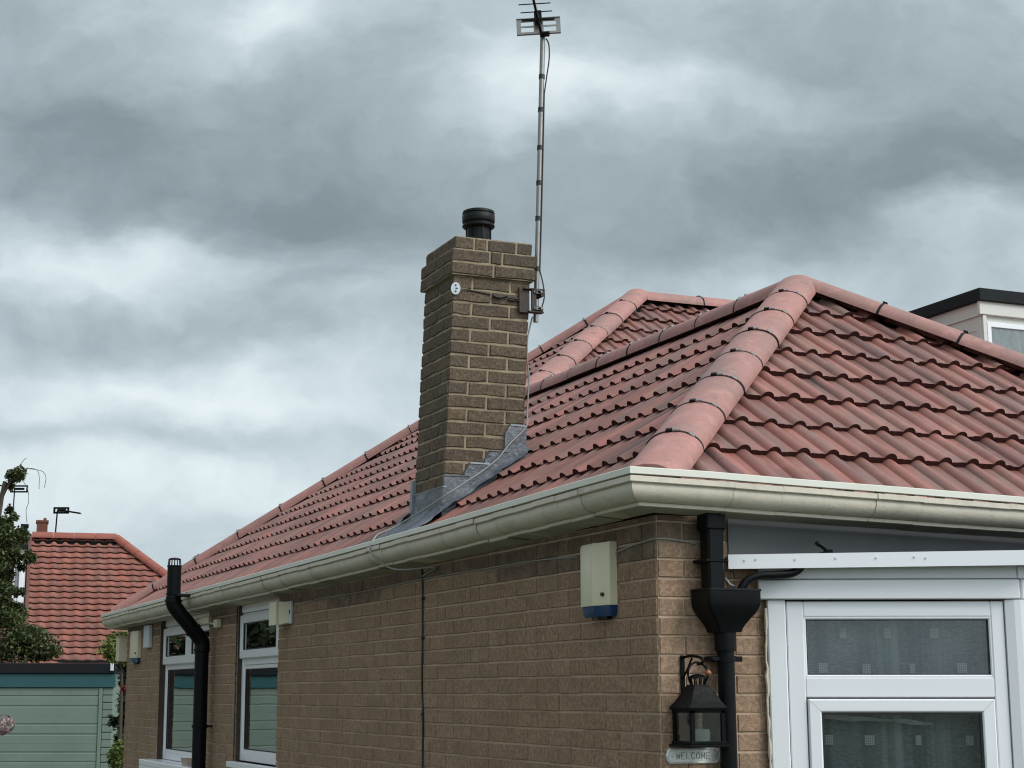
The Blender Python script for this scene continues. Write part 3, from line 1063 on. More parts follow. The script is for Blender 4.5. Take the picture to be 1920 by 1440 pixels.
# outer (left) face
pts = [(CX - 0.011, CY - 0.02, 0.90), (CX - 0.011, CY + CD + 0.02, 0.90), (CX - 0.011, CY + CD + 0.02, 1.135), (CX - 0.011, CY - 0.02, 1.135)]
rings(lb, [pts, [(CX + 0.004, y, z) for x, y, z in pts]])
box(lb, (CX - 0.015, CY - 0.022, 1.130), (CX + 0.01, CY + CD + 0.02, 1.139), 1)
box(lb, (CX - 0.022, CY + CD - 0.01, 0.92), (CX + 0.004, CY + CD + 0.03, 1.22), 1)
lean(lb.verts)


# soaker strip running up the roof beside the front face, and the apron
def lead_sheet(bm, x0, x1, y0, y1, nx, ny, lift_fn):
    g = []
    for i in range(nx + 1):
        row = []
        for j in range(ny + 1):
            x = x0 + (x1 - x0) * i / nx
            y = y0 + (y1 - y0) * j / ny
            row.append(bm.verts.new((x, y, rz(x) + lift_fn(x, y))))
        g.append(row)
    for i in range(nx):
        for j in range(ny):
            bm.faces.new((g[i][j], g[i][j + 1], g[i + 1][j + 1], g[i + 1][j]))


def wavy(y):
    return 0.010 * math.cos((y - PHL) / ROLL * 2 * math.pi) - 0.004


lead_sheet(lb, -0.05, 0.16, 2.66, 3.40, 10, 44, lambda x, y: wavy(y) + 0.004 + 0.02 * max(0, (x - 0.10)) / 0.06)
lead_sheet(lb, 0.14, 0.68, 2.69, 2.765, 24, 6, lambda x, y: 0.003 + 0.035 * ((y - 2.69) / 0.075) ** 2 + 0.004 * math.sin(x * 40))
lead_sheet(lb, 0.10, 0.40, 3.22, 3.34, 12, 6, lambda x, y: 0.012 + 0.03 * (1 - (y - 3.22) / 0.12) ** 3)
r_ = random.Random(3)
for v in lb.verts:
    v.co += Vector((r_.uniform(-.003, .001), r_.uniform(-.003, .001), r_.uniform(-.004, .005)))
link('lead_flashing', lb, [M['lead'], M['leadedge']], chim, sharp=30)

# white cable disc on the chimney corner
db = BM()
dc = Vector((CX + 0.012 + LEAN.x * 1.31, CY - 0.008 + LEAN.y * 1.31, 2.265))
dn = Vector((-0.35, -0.94, 0)).normalized()
dsid = Vector((0, 0, 1)).cross(dn).normalized()
for (rr, off, mi) in ((0.036, 0.010, 0),):
    lo = [dc + (dsid * math.cos(t) * 0.027 + Vector((0, 0, 1)) * math.sin(t) * rr) for t in [2 * math.pi * k / 20 for k in range(20)]]
    rings(db, [lo, [p + dn * off for p in lo]], mi)
for dz_ in (0.018, -0.018):
    lo = [dc + dn * 0.0105 + Vector((0, 0, dz_)) + (dsid * math.cos(t) + Vector((0, 0, 1)) * math.sin(t)) * 0.005 for t in [2 * math.pi * k / 10 for k in range(10)]]
    rings(db, [lo, [p + dn * 0.002 for p in lo]], 1)
link('anchor_disc', db, [M['white'], M['tape']], chim)

# ---- windows on the long wall
LF = lambda r: ((r, 0, 0), (0, 1, 0), (-1, 0, 0), (0, 0, 1))     # local (y, outward, z)


def frame_rect(bm, y0, y1, z0, z1, w, d0, d1, fr, mi=0, bev=0.004):
    """four mitred lengths of profile"""
    o, ex, ey, ez = [Vector(v) for v in fr]
    c = min(bev, w * 0.3)
    prof = [(0, d0), (0, d1 - c), (c, d1), (w - c, d1), (w, d1 - c), (w, d0)]
    g = 0.0006
    for k in range(4):
        loops = []
        for end in (0, 1):
            lp = []
            for t, dd_ in prof:
                if k == 0:
                    y, z = (y0 + t + g, z0 + t) if end == 0 else (y1 - t - g, z0 + t)
                elif k == 1:
                    y, z = (y1 - t, z0 + t + g) if end == 0 else (y1 - t, z1 - t - g)
                elif k == 2:
                    y, z = (y1 - t - g, z1 - t) if end == 0 else (y0 + t + g, z1 - t)
                else:
                    y, z = (y0 + t, z1 - t - g) if end == 0 else (y0 + t, z0 + t + g)
                lp.append(o + ex * y + ey * dd_ + ez * z)
            loops.append(lp)
        rings(bm, loops, mi)


def pane(parent, fr, y0, y1, z0, z1, d, m='glass'):
    b = BM()
    box(b, (y0, d - 0.006, z0), (y1, d, z1), 0, 0, fr)
    g_ = BM()
    o = link('pane', b, M[m], parent)
    frame_rect(g_, y0 - 0.004, y1 + 0.004, z0 - 0.004, z1 + 0.004, 0.010, d - 0.012, d + 0.006, fr, bev=0)
    link('gasket', g_, M['gasket'], parent)
    return o


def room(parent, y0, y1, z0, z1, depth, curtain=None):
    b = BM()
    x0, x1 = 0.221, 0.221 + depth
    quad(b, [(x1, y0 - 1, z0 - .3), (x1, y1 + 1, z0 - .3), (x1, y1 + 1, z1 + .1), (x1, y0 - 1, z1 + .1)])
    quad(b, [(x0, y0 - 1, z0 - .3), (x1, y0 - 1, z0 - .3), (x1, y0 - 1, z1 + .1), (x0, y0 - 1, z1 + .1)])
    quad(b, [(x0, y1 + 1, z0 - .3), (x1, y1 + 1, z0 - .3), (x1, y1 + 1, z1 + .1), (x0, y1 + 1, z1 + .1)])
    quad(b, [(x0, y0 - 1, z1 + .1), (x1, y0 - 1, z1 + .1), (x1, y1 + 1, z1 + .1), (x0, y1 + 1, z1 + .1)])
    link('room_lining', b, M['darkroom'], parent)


def drape(parent, y0, y1, z0, z1, x, m='curtain', folds=9):
    b = BM()
    N = folds * 6
    top_, bot = [], []
    for i in range(N + 1):
        t = i / N
        xx = x + 0.018 * math.sin(t * folds * 2 * math.pi) + 0.006 * math.sin(t * 31)
        top_.append(b.verts.new((xx, y0 + (y1 - y0) * t, z1)))
        bot.append(b.verts.new((xx + 0.004, y0 + (y1 - y0) * t, z0)))
    for i in range(N):
        b.faces.new((bot[i], bot[i + 1], top_[i + 1], top_[i]))
    link('curtain', b, M[m], parent, smooth=True)


def empty_part(name, parent, loc):
    o = bpy.data.objects.new(name, None)
    COL.objects.link(o)
    o.empty_display_size = 0.05
    o.parent = parent
    o.matrix_parent_inverse = Matrix.Translation(-parent_origin(parent))
    o.location = loc
    return o


# nearer window: fanlight over a fixed light
def sub(name, bm, m, parent, **k):
    """child of a mesh part (its origin is the world origin)"""
    return link(name, bm, m, parent, **k)


fr = LF(0.046)
b = BM()
frame_rect(b, 5.46, 6.60, -0.485, 0.60, 0.055, -0.05, 0.012, fr)
box(b, (5.515, -0.05, 0.215), (6.545, 0.010, 0.305), 0, 0.003, fr)
box(b, (5.47, -0.03, 0.603), (6.59, 0.022, 0.665), 0, 0.004, fr)           # head packing
win2 = link('window', b, M['upvc'], house)
b = BM()
frame_rect(b, 5.50, 6.565, 0.262, 0.585, 0.062, 0.013, 0.040, fr, bev=0.006)
sub('fanlight', b, M['upvc'], win2)
pane(win2, fr, 5.565, 6.50, 0.327, 0.52, 0.022)
b = BM()
frame_rect(b, 5.515, 6.545, -0.43, 0.215, 0.03, -0.03, 0.004, fr, bev=0.004)
sub('bead', b, M['upvc'], win2)
pane(win2, fr, 5.545, 6.515, -0.40, 0.217, -0.004)
b = BM()
box(b, (5.40, -0.05, -0.535), (6.66, 0.10, -0.490), 0, 0.006, fr)
sub('sill', b, M['upvc'], win2)
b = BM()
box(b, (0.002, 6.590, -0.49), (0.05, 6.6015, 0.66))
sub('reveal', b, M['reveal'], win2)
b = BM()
box(b, (-0.009, 6.603, -0.49), (-0.0005, 6.622, 0.66))  # black strip added to stand for the shaded gap at the jamb
sub('shade_strip', b, M['gasket'], win2)
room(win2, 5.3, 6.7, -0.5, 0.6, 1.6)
drape(win2, 5.25, 6.8, -0.55, 0.62, 0.30, 'curtain', 16)

# further window: two top casements over one light
fr1 = LF(0.066)
b = BM()
frame_rect(b, 7.52, 9.44, -0.57, 0.60, 0.055, -0.05, 0.012, fr1)
box(b, (7.575, -0.05, 0.250), (9.385, 0.010, 0.305), 0, 0.003, fr1)
box(b, (8.40, -0.05, 0.306), (8.455, 0.010, 0.545), 0, 0.003, fr1)
box(b, (7.53, -0.03, 0.603), (9.43, 0.022, 0.665), 0, 0.004, fr1)
win1 = link('window', b, M['upvc'], house)
b = BM()
frame_rect(b, 8.43, 9.415, 0.262, 0.585, 0.07, 0.013, 0.042, fr1, bev=0.006)
sub('casement', b, M['upvc'], win1)
b = BM()
frame_rect(b, 7.56, 8.39, 0.262, 0.585, 0.07, 0.013, 0.042, fr1, bev=0.006)
sub('casement', b, M['upvc'], win1)
pane(win1, fr1, 8.50, 9.345, 0.335, 0.512, 0.022)
pane(win1, fr1, 7.63, 8.32, 0.335, 0.512, 0.022)
b = BM()
frame_rect(b, 7.575, 9.385, -0.515, 0.250, 0.035, -0.03, 0.004, fr1, bev=0.004)
sub('bead', b, M['upvc'], win1)
pane(win1, fr1, 7.61, 9.35, -0.48, 0.215, -0.004)
b = BM()
box(b, (7.45, -0.05, -0.625), (9.60, 0.19, -0.575), 0, 0.006, fr1)
box(b, (7.45, 0.15, -0.70), (9.60, 0.188, -0.626), 0, 0.003, fr1)
sub('sill', b, M['upvc'], win1)
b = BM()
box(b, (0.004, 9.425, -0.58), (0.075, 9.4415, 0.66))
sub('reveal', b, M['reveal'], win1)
room(win1, 7.4, 9.6, -0.6, 0.6, 1.6)
drape(win1, 8.75, 9.7, -0.62, 0.62, 0.27, 'curtain', 8)
drape(win1, 7.2, 8.0, -0.62, 0.62, 0.30, 'curtain', 7)

# ---- splayed bay window on the front wall
PHI = 0.3851 + R(2)
dF = Vector((math.cos(PHI), -math.sin(PHI), 0))
nFc = Vector((-math.sin(PHI), -math.cos(PHI), 0))
B0 = Vector((0.476, -0.03, 0))
UPV = Vector((0, 0, 1))
FF = (B0, dF, nFc, UPV)                     # local (s, outward, z)
S1 = 0.990                                  # length of the splayed facet
E1 = B0 + dF * S1
FF2 = (E1, Vector((1, 0, 0)), Vector((0, -1, 0)), UPV)
WB = 1.50
b = BM()
# first facet outer frame
box(b, (0.0, -0.06, -0.95), (0.074, 0.012, 0.372), 0, 0.005, FF)        # cover jamb
box(b, (0.078, -0.06, -0.95), (0.145, 0.004, 0.366), 0, 0.004, FF)
box(b, (0.888, -0.06, -0.95), (0.940, 0.004, 0.366), 0, 0.004, FF)
box(b, (0.145, -0.06, 0.305), (0.888, 0.0033, 0.366), 0, 0.004, FF)
box(b, (0.145, -0.06, -0.012), (0.888, 0.0033, 0.066), 0, 0.004, FF)
box(b, (0.145, -0.06, -0.95), (0.888, 0.0033, -0.85), 0, 0.004, FF)
# corner post
rings(b, [[E1 + dF * a + nFc * o + UPV * z for a, o in ((-0.046, 0.012), (-0.012, 0.024), (0.012, 0.026), (0.05, 0.02), (0.05, -0.05), (-0.046, -0.05))] for z in (-0.95, 0.371)])
# second facet
box(b, (0.06, -0.06, -0.95), (0.12, 0.004, 0.366), 0, 0.004, FF2)
box(b, (0.12, -0.06, 0.305), (WB, 0.0033, 0.366), 0, 0.004, FF2)
box(b, (0.12, -0.06, -0.012), (WB, 0.0033, 0.066), 0, 0.004, FF2)
box(b, (WB, -0.06, -0.95), (WB + 0.06, 0.004, 0.366), 0, 0.004, FF2)
bay = link('bay_window', b, M['upvc'], house)
# glazing beads
b = BM()
frame_rect(b, 0.140, 0.893, 0.062, 0.309, 0.014, -0.02, 0.0005, FF, bev=0.005)
sub('bead', b, M['upvc'], bay)
pane(bay, FF, 0.152, 0.881, 0.074, 0.297, -0.014, 'glassbay')
b = BM()
frame_rect(b, 0.150, 0.884, -0.84, -0.018, 0.052, -0.02, 0.014, FF, bev=0.006)
sub('sash', b, M['upvc'], bay)
pane(bay, FF, 0.205, 0.829, -0.79, -0.073, 0.0, 'glassbay')
pane(bay, FF2, 0.13, WB - 0.01, 0.07, 0.30, -0.014, 'glassbay')
pane(bay, FF2, 0.13, WB - 0.01, -0.9, -0.02, -0.014, 'glassbay')
# old sealant line against the brick
sb = BM()
pts = [B0 + dF * (-0.006 + random.uniform(-.004, .003)) + nFc * 0.004 + UPV * (-0.95 + 0.03 * i) for i in range(44)]
tube(sb, pts, [0.007 + random.uniform(-.003, .003) for _ in pts], 6)
sub('sealant_bead', sb, M['sealant'], bay)
# head boards
b = BM()
box(b, (-0.035, -0.05, 0.374), (S1 + 0.012, 0.030, 0.452), 0, 0.004, FF)
box(b, (0.012, -0.05, 0.374), (WB, 0.0305, 0.452), 0, 0.004, FF2)
box(b, (-0.03, -0.05, 0.456), (S1 + 0.008, 0.014, 0.510), 0, 0.003, FF)
box(b, (0.010, -0.05, 0.456), (WB, 0.0145, 0.510), 0, 0.003, FF2)
sub('head_board', b, M['upvc'], bay)
# roof edge board: rises slightly to the right
b = BM()
sl = 0.012
p0 = B0 + dF * -0.16 + nFc * 0.10
for (s0_, s1_, z0a, z1a, zz0, zz1) in ((-0.160, S1 + 0.05, 0.490, 0.547, 0.503, 0.562),):
    A = [B0 + dF * s0_ + nFc * o + UPV * z for o, z in ((0.10, z0a), (0.10, z1a), (0.085, z1a), (0.085, z0a))]
    Bq = [B0 + dF * s1_ + nFc * o + UPV * z for o, z in ((0.10, zz0), (0.10, zz1), (0.085, zz1), (0.085, zz0))]
    rings(b, [A, Bq])
A = [E1 + dF * 0.05 + nFc * o + UPV * z for o, z in ((0.0995, 0.503), (0.0995, 0.562), (0.085, 0.562), (0.085, 0.503))]
q0 = A[0] - Vector((0, 0, A[0].z))
Bq = [a + Vector((1.6, 0, 0)) for a in A]
rings(b, [A, Bq])
sub('fascia', b, M['upvc'], bay)
b = BM()
for s_, z_ in ((-0.115, .524), (-0.07, .528), (0.085, .527), (0.245, .532), (0.405, .533), (0.555, .536), (0.60, .532)):
    c = B0 + dF * (s_ + 0.02) + nFc * 0.1005 + UPV * z_
    lo = [c + (dF * math.cos(t) + UPV * math.sin(t)) * 0.0042 for t in [2 * math.pi * k / 10 for k in range(10)]]
    rings(b, [lo, [p + nFc * 0.003 for p in lo]])
sub('nail_cap', b, M['white'], bay)
# flat roof
b = BM()
rf = [B0 + dF * -0.155 + nFc * 0.085, E1 + dF * 0.05 + nFc * 0.085, E1 + dF * 0.05 + nFc * 0.085 + Vector((1.6, 0, 0)), Vector((3.9, -0.002, 0)), Vector((0.315, -0.002, 0))]
rings(b, [[p + UPV * 0.512 for p in rf], [p + UPV * 0.545 for p in rf]])
sub('flat_roof', b, M['felt'], bay)
# curtain of voile squares, and the dim room behind
b = BM()
N = 60
for FFx, la, lb_ in ((FF, 0.05, S1 - 0.06), (FF2, 0.02, WB)):
    o_, ex, ey, ez = [Vector(v) for v in FFx]
    row = []
    for i in range(N + 1):
        t = i / N
        off = -0.16 + 0.007 * math.sin(t * 60) + 0.006 * math.sin(t * 23 + 1)
        row.append((o_ + ex * (la + (lb_ - la) * t) + ey * off))
    for i in range(N):
        quad(b, [row[i] + ez * -0.95, row[i + 1] + ez * -0.95, row[i + 1] + ez * 0.36, row[i] + ez * 0.36])
sq = [(0.325, 0.245, .027), (0.505, 0.245, .030), (0.695, 0.245, .036), (0.24, 0.105, .038), (0.415, 0.102, .034), (0.60, 0.103, .024), (0.80, 0.105, .040),
      (0.25, -0.180, .038), (0.415, -0.182, .040), (0.61, -0.182, .023), (0.815, -0.183, .032), (0.34, -0.33, .034), (0.52, -0.33, .034), (0.72, -0.33, .034)]
for s_, z_, w_ in sq:
    for i in range(5):
        for j in range(6):
            c = B0 + dF * (s_ + (i - 2) * w_ / 5) + nFc * -0.135 + UPV * (z_ + (j - 2.5) * 0.0066)
            hx, hz = w_ / 5 * 0.40, 0.0027
            quad(b, [c - dF * hx - UPV * hz, c + dF * hx - UPV * hz, c + dF * hx + UPV * hz, c - dF * hx + UPV * hz], 1)
link('curtain', b, [M['voile'], M['voile_sq']], bay)
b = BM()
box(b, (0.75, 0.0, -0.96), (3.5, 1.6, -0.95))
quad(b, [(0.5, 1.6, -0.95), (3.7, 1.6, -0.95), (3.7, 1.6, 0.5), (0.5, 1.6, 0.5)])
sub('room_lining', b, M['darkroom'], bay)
b = BM()
rw = random.Random(5)
for (sa, sb_, za, zb_) in ((0.208, 0.50, -0.083, -0.100), (0.50, 0.66, -0.095, -0.116)):
    N = 14
    up_, lo_ = [], []
    for i in range(N + 1):
        t = i / N
        w_ = 0.016 * (1 - abs(2 * t - 0.7) * 0.45)
        zc_ = za + (zb_ - za) * t + rw.uniform(-.0015, .0015)
        c = B0 + dF * (sa + (sb_ - sa) * t) + nFc * (-0.05 + 0.012 * math.sin(t * 17))
        up_.append(b.verts.new(c + UPV * (zc_ + w_ * .3)))
        lo_.append(b.verts.new(c + nFc * -0.02 + UPV * (zc_ - w_)))
    for i in range(N):
        b.faces.new((lo_[i], lo_[i + 1], up_[i + 1], up_[i]))
link('blind_edge', b, M['upvc'], bay)
# grey board closing the gap above the bay roof
b = BM()
box(b, (0.318, -0.013, 0.546), (4.0, -0.0075, 0.698))
link('cladding_board', b, M['greyboard'], house)
# brick base of the bay
b = BM()
bp_ = [B0 + dF * 0.01, E1, E1 + Vector((WB, 0, 0)), Vector((3.65, -0.0, 0))]
rings(b, [[p + UPV * G for p in bp_], [p + UPV * -0.952 for p in bp_]])
sub('plinth', b, M['brick'], bay)

# ---- dormer on the main block
DX, DY = 7.50, 7.06
b = BM()
box(b, (DX, DY, 2.9), (DX + 2.6, 9.4, 3.815), 0, 0.0)
box(b, (DX - 0.03, DY - 0.04, 3.668), (DX + 2.63, DY - 0.0015, 3.805), 0, 0.004)
box(b, (DX - 0.018, DY - 0.02, 3.660), (DX - 0.0015, 9.3, 3.672), 0, 0.002)
box(b, (DX - 0.006, DY + 0.06, 3.52), (DX - 0.001, 9.3, 3.527), 0, 0.0)
box(b, (DX + 0.012, DY - 0.03, 3.05), (DX + 0.055, DY - 0.0015, 3.665), 0, 0.003)
dorm = link('dormer', b, M['dormerwhite'], house)
b = BM()
box(b, (DX - 0.05, DY - 0.075, 3.80), (DX + 2.68, 9.5, 3.925), 0, 0.006)
sub('roof_edge', b, M['felt'], dorm)
frd = ((DX + 0.06, DY, 0), (1, 0, 0), (0, -1, 0), UPV)
b = BM()
frame_rect(b, 0.0, 1.3, 3.0, 3.60, 0.05, 0.002, 0.03, frd, bev=0.004)
sub('window_frame', b, M['upvc'], dorm)
b = BM()
box(b, (0.05, 0.004, 3.05), (1.25, 0.014, 3.55), 0, 0, frd)
dm, dnt, dbs = mat('dormer glass')
dc_ = dnt.noise(dnt.vmath('MULTIPLY', objco(dnt), (9, 9, 3)), 3.0, 4, 0.6)
dnt.put(dbs.inputs['Base Color'], dnt.mix(dc_, (0.10, 0.12, 0.125), (0.30, 0.33, 0.33)))
dbs.inputs['Roughness'].default_value = 0.1
sub('pane', b, dm, dorm)

# ------------------------------------------------------------------ tv aerial on the chimney
def leanpt(x, y, z):
    return Vector((x + LEAN.x * (z - CH0) * 0.94, y, z))


mb_ = leanpt(0.731, 2.83, 2.14)
mt_ = leanpt(0.731, 2.83, 3.92)
aer = thing('tv_aerial', 'tall grey tv aerial mast clamped to the brick chimney', 'tv aerial', mb_)
md = (mt_ - mb_).normalized()
b = BM()
tube(b, [mb_, mt_], 0.0155, 14)
mast = link('mast', b, M['galv'], aer, sharp=40)
for z in (2.46, 2.77, 2.99, 3.21, 3.45, 3.66):
    b = BM()
    p = mb_ + md * ((z - 2.14) / md.z)
    tube(b, [p - md * 0.014, p + md * 0.014], 0.0185, 12)
    link('tape_band', b, M['tape'], mast, sharp=40)
b = BM()
pts = [mt_ + Vector((0.016, -0.01, -0.015)), mt_ + Vector((0.034, -0.012, -0.05)), mt_ + Vector((0.036, -0.012, -0.14)), mt_ + Vector((0.02, -0.01, -0.25))]
side_ = Vector((0.0145, -0.011, 0))
pts = smoothpath(pts, 5)
for z in (3.55, 3.3, 3.0, 2.7, 2.45):
    p = mb_ + md * ((z - 2.14) / md.z)
    pts.append(p + side_ + Vector((random.uniform(-.001, .001), 0, 0)))
pts += smoothpath([pts[-1], leanpt(0.765, 2.81, 2.36), leanpt(0.768, 2.80, 2.28), leanpt(0.745, 2.80, 2.2)], 4)[1:]
tube(b, pts, 0.0042, 7)
link('lead_wire', b, M['cable_black'], mast, smooth=True)
# head: boom pointing away up, reflector plate, rods
hx = Vector((0.905, -0.42, 0.0)).normalized()
hx = (hx + Vector((0, 0, 0.045))).normalized()
bd = Vector((-0.60, -0.80, 0.0)).normalized()
bd = (bd - hx * bd.dot(hx)).normalized()
pl_n = bd
hv = hx.cross(bd).normalized()
if hv.z < 0:
    hv = -hv
rc = mt_ + Vector((-0.035, -0.015, 0.055))
b = BM()
w2, h2 = 0.133, 0.052
rcx = [-w2, -w2 + .027, -0.030, 0.030, w2 - .027, w2]
rcz = [-h2, -h2 + .016, -0.006, 0.004, h2 - .023, h2]
for i in range(5):
    for j in range(5):
        if i in (1, 3) and j in (1, 3):
            continue
        box(b, (rcx[i], -0.003, rcz[j]), (rcx[i + 1], 0.003, rcz[j + 1]), 0, 0, (rc, hx, pl_n, hv))
box(b, (-w2, -0.010, h2 - 0.004), (w2, 0.010, h2), 0, 0, (rc, hx, pl_n, hv))
box(b, (-w2, -0.010, -h2), (w2, 0.010, -h2 + 0.004), 0, 0, (rc, hx, pl_n, hv))
bmesh.ops.remove_doubles(b, verts=b.verts, dist=1e-5)
link('reflector', b, M['galv'], aer)
b = BM()
boom_d = (bd * 0.93 + Vector((-0.12, 0.02, 0.16))).normalized()
b0 = rc + hv * -0.045 + bd * -0.02 + hx * 0.016
b1 = b0 + boom_d * 0.95
tube(b, [b0, b1], 0.0095, 4)
boom = link('boom', b, M['black'], aer)
b = BM()
box(b, (-0.024, 0.0, -0.022), (0.022, 0.05, 0.055), 0, 0.006, (rc + hv * 0.02 + bd * 0.02, hx, bd, hv))
box(b, (-0.03, -0.02, -0.065), (0.03, 0.03, -0.047), 0, 0.004, (rc + hx * 0.035, hx, bd, hv))
box(b, (-0.1, 0.006, 0.036), (0.1, 0.016, 0.046), 0, 0.003, (rc, hx, bd, hv))
link('terminal_box', b, M['black'], aer)
for i in range(9):
    b = BM()
    c = b0 + boom_d * (0.16 + 0.085 * i)
    tube(b, [c - hx * 0.094, c + hx * 0.094], 0.0034, 6)
    link('rod', b, M['blackmatt'], boom)
# bracket: two plates, v-bolts, strap
b = BM()
bx = CX + CW + LEAN.x * 1.2 - 0.10
by = CY - 0.012 + LEAN.y * 1.2
box(b, (bx + 0.035, by - 0.012, 2.16), (bx + 0.10, by - 0.001, 2.31), 0, 0.002)
box(b, (bx - 0.03, by - 0.010, 2.225), (bx + 0.035, by - 0.001, 2.245), 0, 0.002)
box(b, (bx + 0.09, by - 0.03, 2.163), (bx + 0.184, by + 0.012, 2.171), 0, 0.001)
box(b, (bx + 0.06, by - 0.03, 2.297), (bx + 0.190, by + 0.012, 2.305), 0, 0.001)
box(b, (bx + 0.108, by - 0.026, 2.172), (bx + 0.138, by - 0.012, 2.296), 0, 0.002)
box(b, (bx + 0.165, by - 0.028, 2.262), (bx + 0.184, by + 0.05, 2.297), 0, 0.002)
box(b, (bx + 0.165, by - 0.028, 2.171), (bx + 0.180, by + 0.05, 2.200), 0, 0.002)
bracket = link('bracket', b, M['rusty'], aer)
b = BM()
for zz in (2.188, 2.285):
    c = Vector((bx + 0.145, by - 0.032, zz))
    ring_ = [c + Vector((0.024 * math.cos(t), 0, 0.009 * math.sin(t))) for t in [2 * math.pi * k / 14 for k in range(15)]]
    tube(b, ring_, 0.0032, 6, caps=False)
    tube(b, [c + Vector((0.018, 0.0, 0)), c + Vector((0.018, -0.012, 0))], 0.006, 6)
link('bolt', b, M['screw'], bracket)
b = BM()
tube(b, smoothpath([dc + dn * 0.013, Vector((0.33, CY - 0.05, 2.262)), Vector((0.48, CY - 0.052, 2.245)), Vector((bx + 0.03, by - 0.014, 2.235))], 5), 0.0035, 6)
tube(b, smoothpath([Vector((0.45, CY - 0.052, 2.245)), Vector((0.49, CY - 0.058, 2.235)), Vector((0.54, CY - 0.055, 2.252))], 5), 0.007, 6)
link('stay_wire', b, M['cable_black'], bracket, smooth=True)

# ------------------------------------------------------------------ cables
b = BM()
sx = CX + CW + LEAN.x * 1.1
pts = smoothpath([(sx + 0.06, 2.79, 2.16), (sx + 0.018, 2.77, 2.02), (sx + 0.014, 2.765, 1.9), (sx + 0.022, 2.765, 1.78), (sx + 0.008, 2.76, 1.6), (sx - 0.01, 2.735, 1.50), (0.55, 2.715, 1.39),
                  (0.47, 2.70, 1.30), (0.36, 2.69, 1.215), (0.26, 2.685, 1.15), (0.15, 2.70, 1.075), (0.08, 2.85, 1.01), (0.0, 3.0, 0.945), (-0.08, 2.96, 0.905), (-0.19, 2.84, 0.862),
                  (-0.242, 2.80, 0.80), (-0.245, 2.78, 0.755), (-0.205, 2.74, 0.71), (-0.175, 2.68, 0.672), (-0.15, 2.55, 0.652), (-0.08, 2.42, 0.655), (-0.03, 2.36, 0.655), (-0.012, 2.50, 0.640), (-0.012, 2.60, 0.625)], 5)
tube(b, pts, 0.0048, 7)
tag(link('aerial_cable', b, M['cable_grey'], smooth=True), 'grey aerial cable looping from the chimney over the cream gutter', 'cable')
b = BM()
tube(b, smoothpath([(-0.010, 2.62, 0.665), (-0.012, 2.605, 0.60), (-0.012, 2.60, 0.3), (-0.012, 2.605, 0.05), (-0.012, 2.588, -0.1), (-0.012, 2.59, -0.4), (-0.012, 2.585, -1.5)], 5), 0.0052, 7)
vc = link('wall_cable', b, M['cable_black'], smooth=True)
tag(vc, 'black cable running straight down the long brick wall', 'cable')
b = BM()
for z in (0.5, 0.29, -0.11, -0.4):
    box(b, (-0.022, 2.582, z), (-0.004, 2.604, z + 0.012), 0, 0.002)
link('cable_clip', b, M['cable_black'], vc)
b = BM()
tube(b, smoothpath([(-0.010, 5.05, 0.59), (-0.010, 4.4, 0.603), (-0.010, 3.6, 0.600), (-0.010, 2.62, 0.609), (-0.010, 1.8, 0.606), (-0.010, 1.16, 0.602), (-0.010, 0.70, 0.585)], 6), 0.0036, 6)
tag(link('wall_cable', b, M['cable_grey'], smooth=True), 'thin grey cable running level under the eaves to the nearer alarm box', 'cable')
b = BM()
tube(b, smoothpath([(-0.012, 0.33, 0.575), (-0.011, 0.2, 0.592), (-0.011, 0.06, 0.602), (-0.006, -0.006, 0.605), (0.06, -0.011, 0.604), (0.14, -0.011, 0.594), (0.22, -0.011, 0.578)], 6), 0.0038, 6)
tag(link('wall_cable', b, M['cable_grey'], smooth=True), 'short grey cable bent round the brick corner towards the drainpipe', 'cable')

# ------------------------------------------------------------------ alarm boxes
def alarm(label, y0, y1, z0, z1, blue, depth, group, m):
    o = thing('alarm_box', label, 'alarm box', (0, (y0 + y1) / 2, z0 - blue), group)
    prof = [(0, 0.004), (0.03, 0.012), (1 - 0.97 + 0.0, 0.012)]
    L = y1 - y0
    # cross-section from far (1) to near (0) edge: flat half, a ridge, hollowed half
    cs = [(0.0, 0.58), (0.03, 0.62), (0.20, 0.66), (0.36, 0.78), (0.44, 1.0), (0.60, 0.98), (0.8, 0.92), (0.96, 0.82), (1.0, 0.66)]
    b = BM()
    base = [(-0.004, y0), (-0.004, y1)]
    def loop(z, k=1.0, inset=0.0):
        return [(-0.006, y0 + inset, z)] + [(-0.006 - depth * h * k, y0 + inset + (L - 2 * inset) * t, z) for t, h in cs] + [(-0.006, y1 - inset, z)]
    rings(b, [loop(z0), loop(z0 + 0.004, 1.03), loop(z1 - 0.012, 1.0), loop(z1, 0.9, 0.003)])
    cv = link('cover', b, M[m], o, sharp=25)
    b = BM()
    c = Vector((-0.006 - depth * 0.80, y0 + L * 0.20, z0 + (z1 - z0) * 0.17))
    lo = [c + Vector((-0.004, 0.008 * math.cos(t), 0.008 * math.sin(t))) for t in [2 * math.pi * k / 12 for k in range(12)]]
    rings(b, [[p + Vector((0.012, 0, 0)) for p in lo], lo])
    link('lock_screw', b, M['rusty'], cv)
    b = BM()
    rings(b, [loop(z0 - blue, 0.72, 0.014), loop(z0 - blue * 0.6, 0.9, 0.006), loop(z0 - 0.001, 0.93, 0.004)])
    link('strobe_base', b, M['blue'], o, sharp=25)
    b = BM()
    box(b, (-0.03, y0 + L * 0.2, z0 - blue - 0.012), (-0.006, y0 + L * 0.55, z0 - blue + 0.004), 0, 0.003)
    link('tamper_foot', b, M['black'], o)
    return o


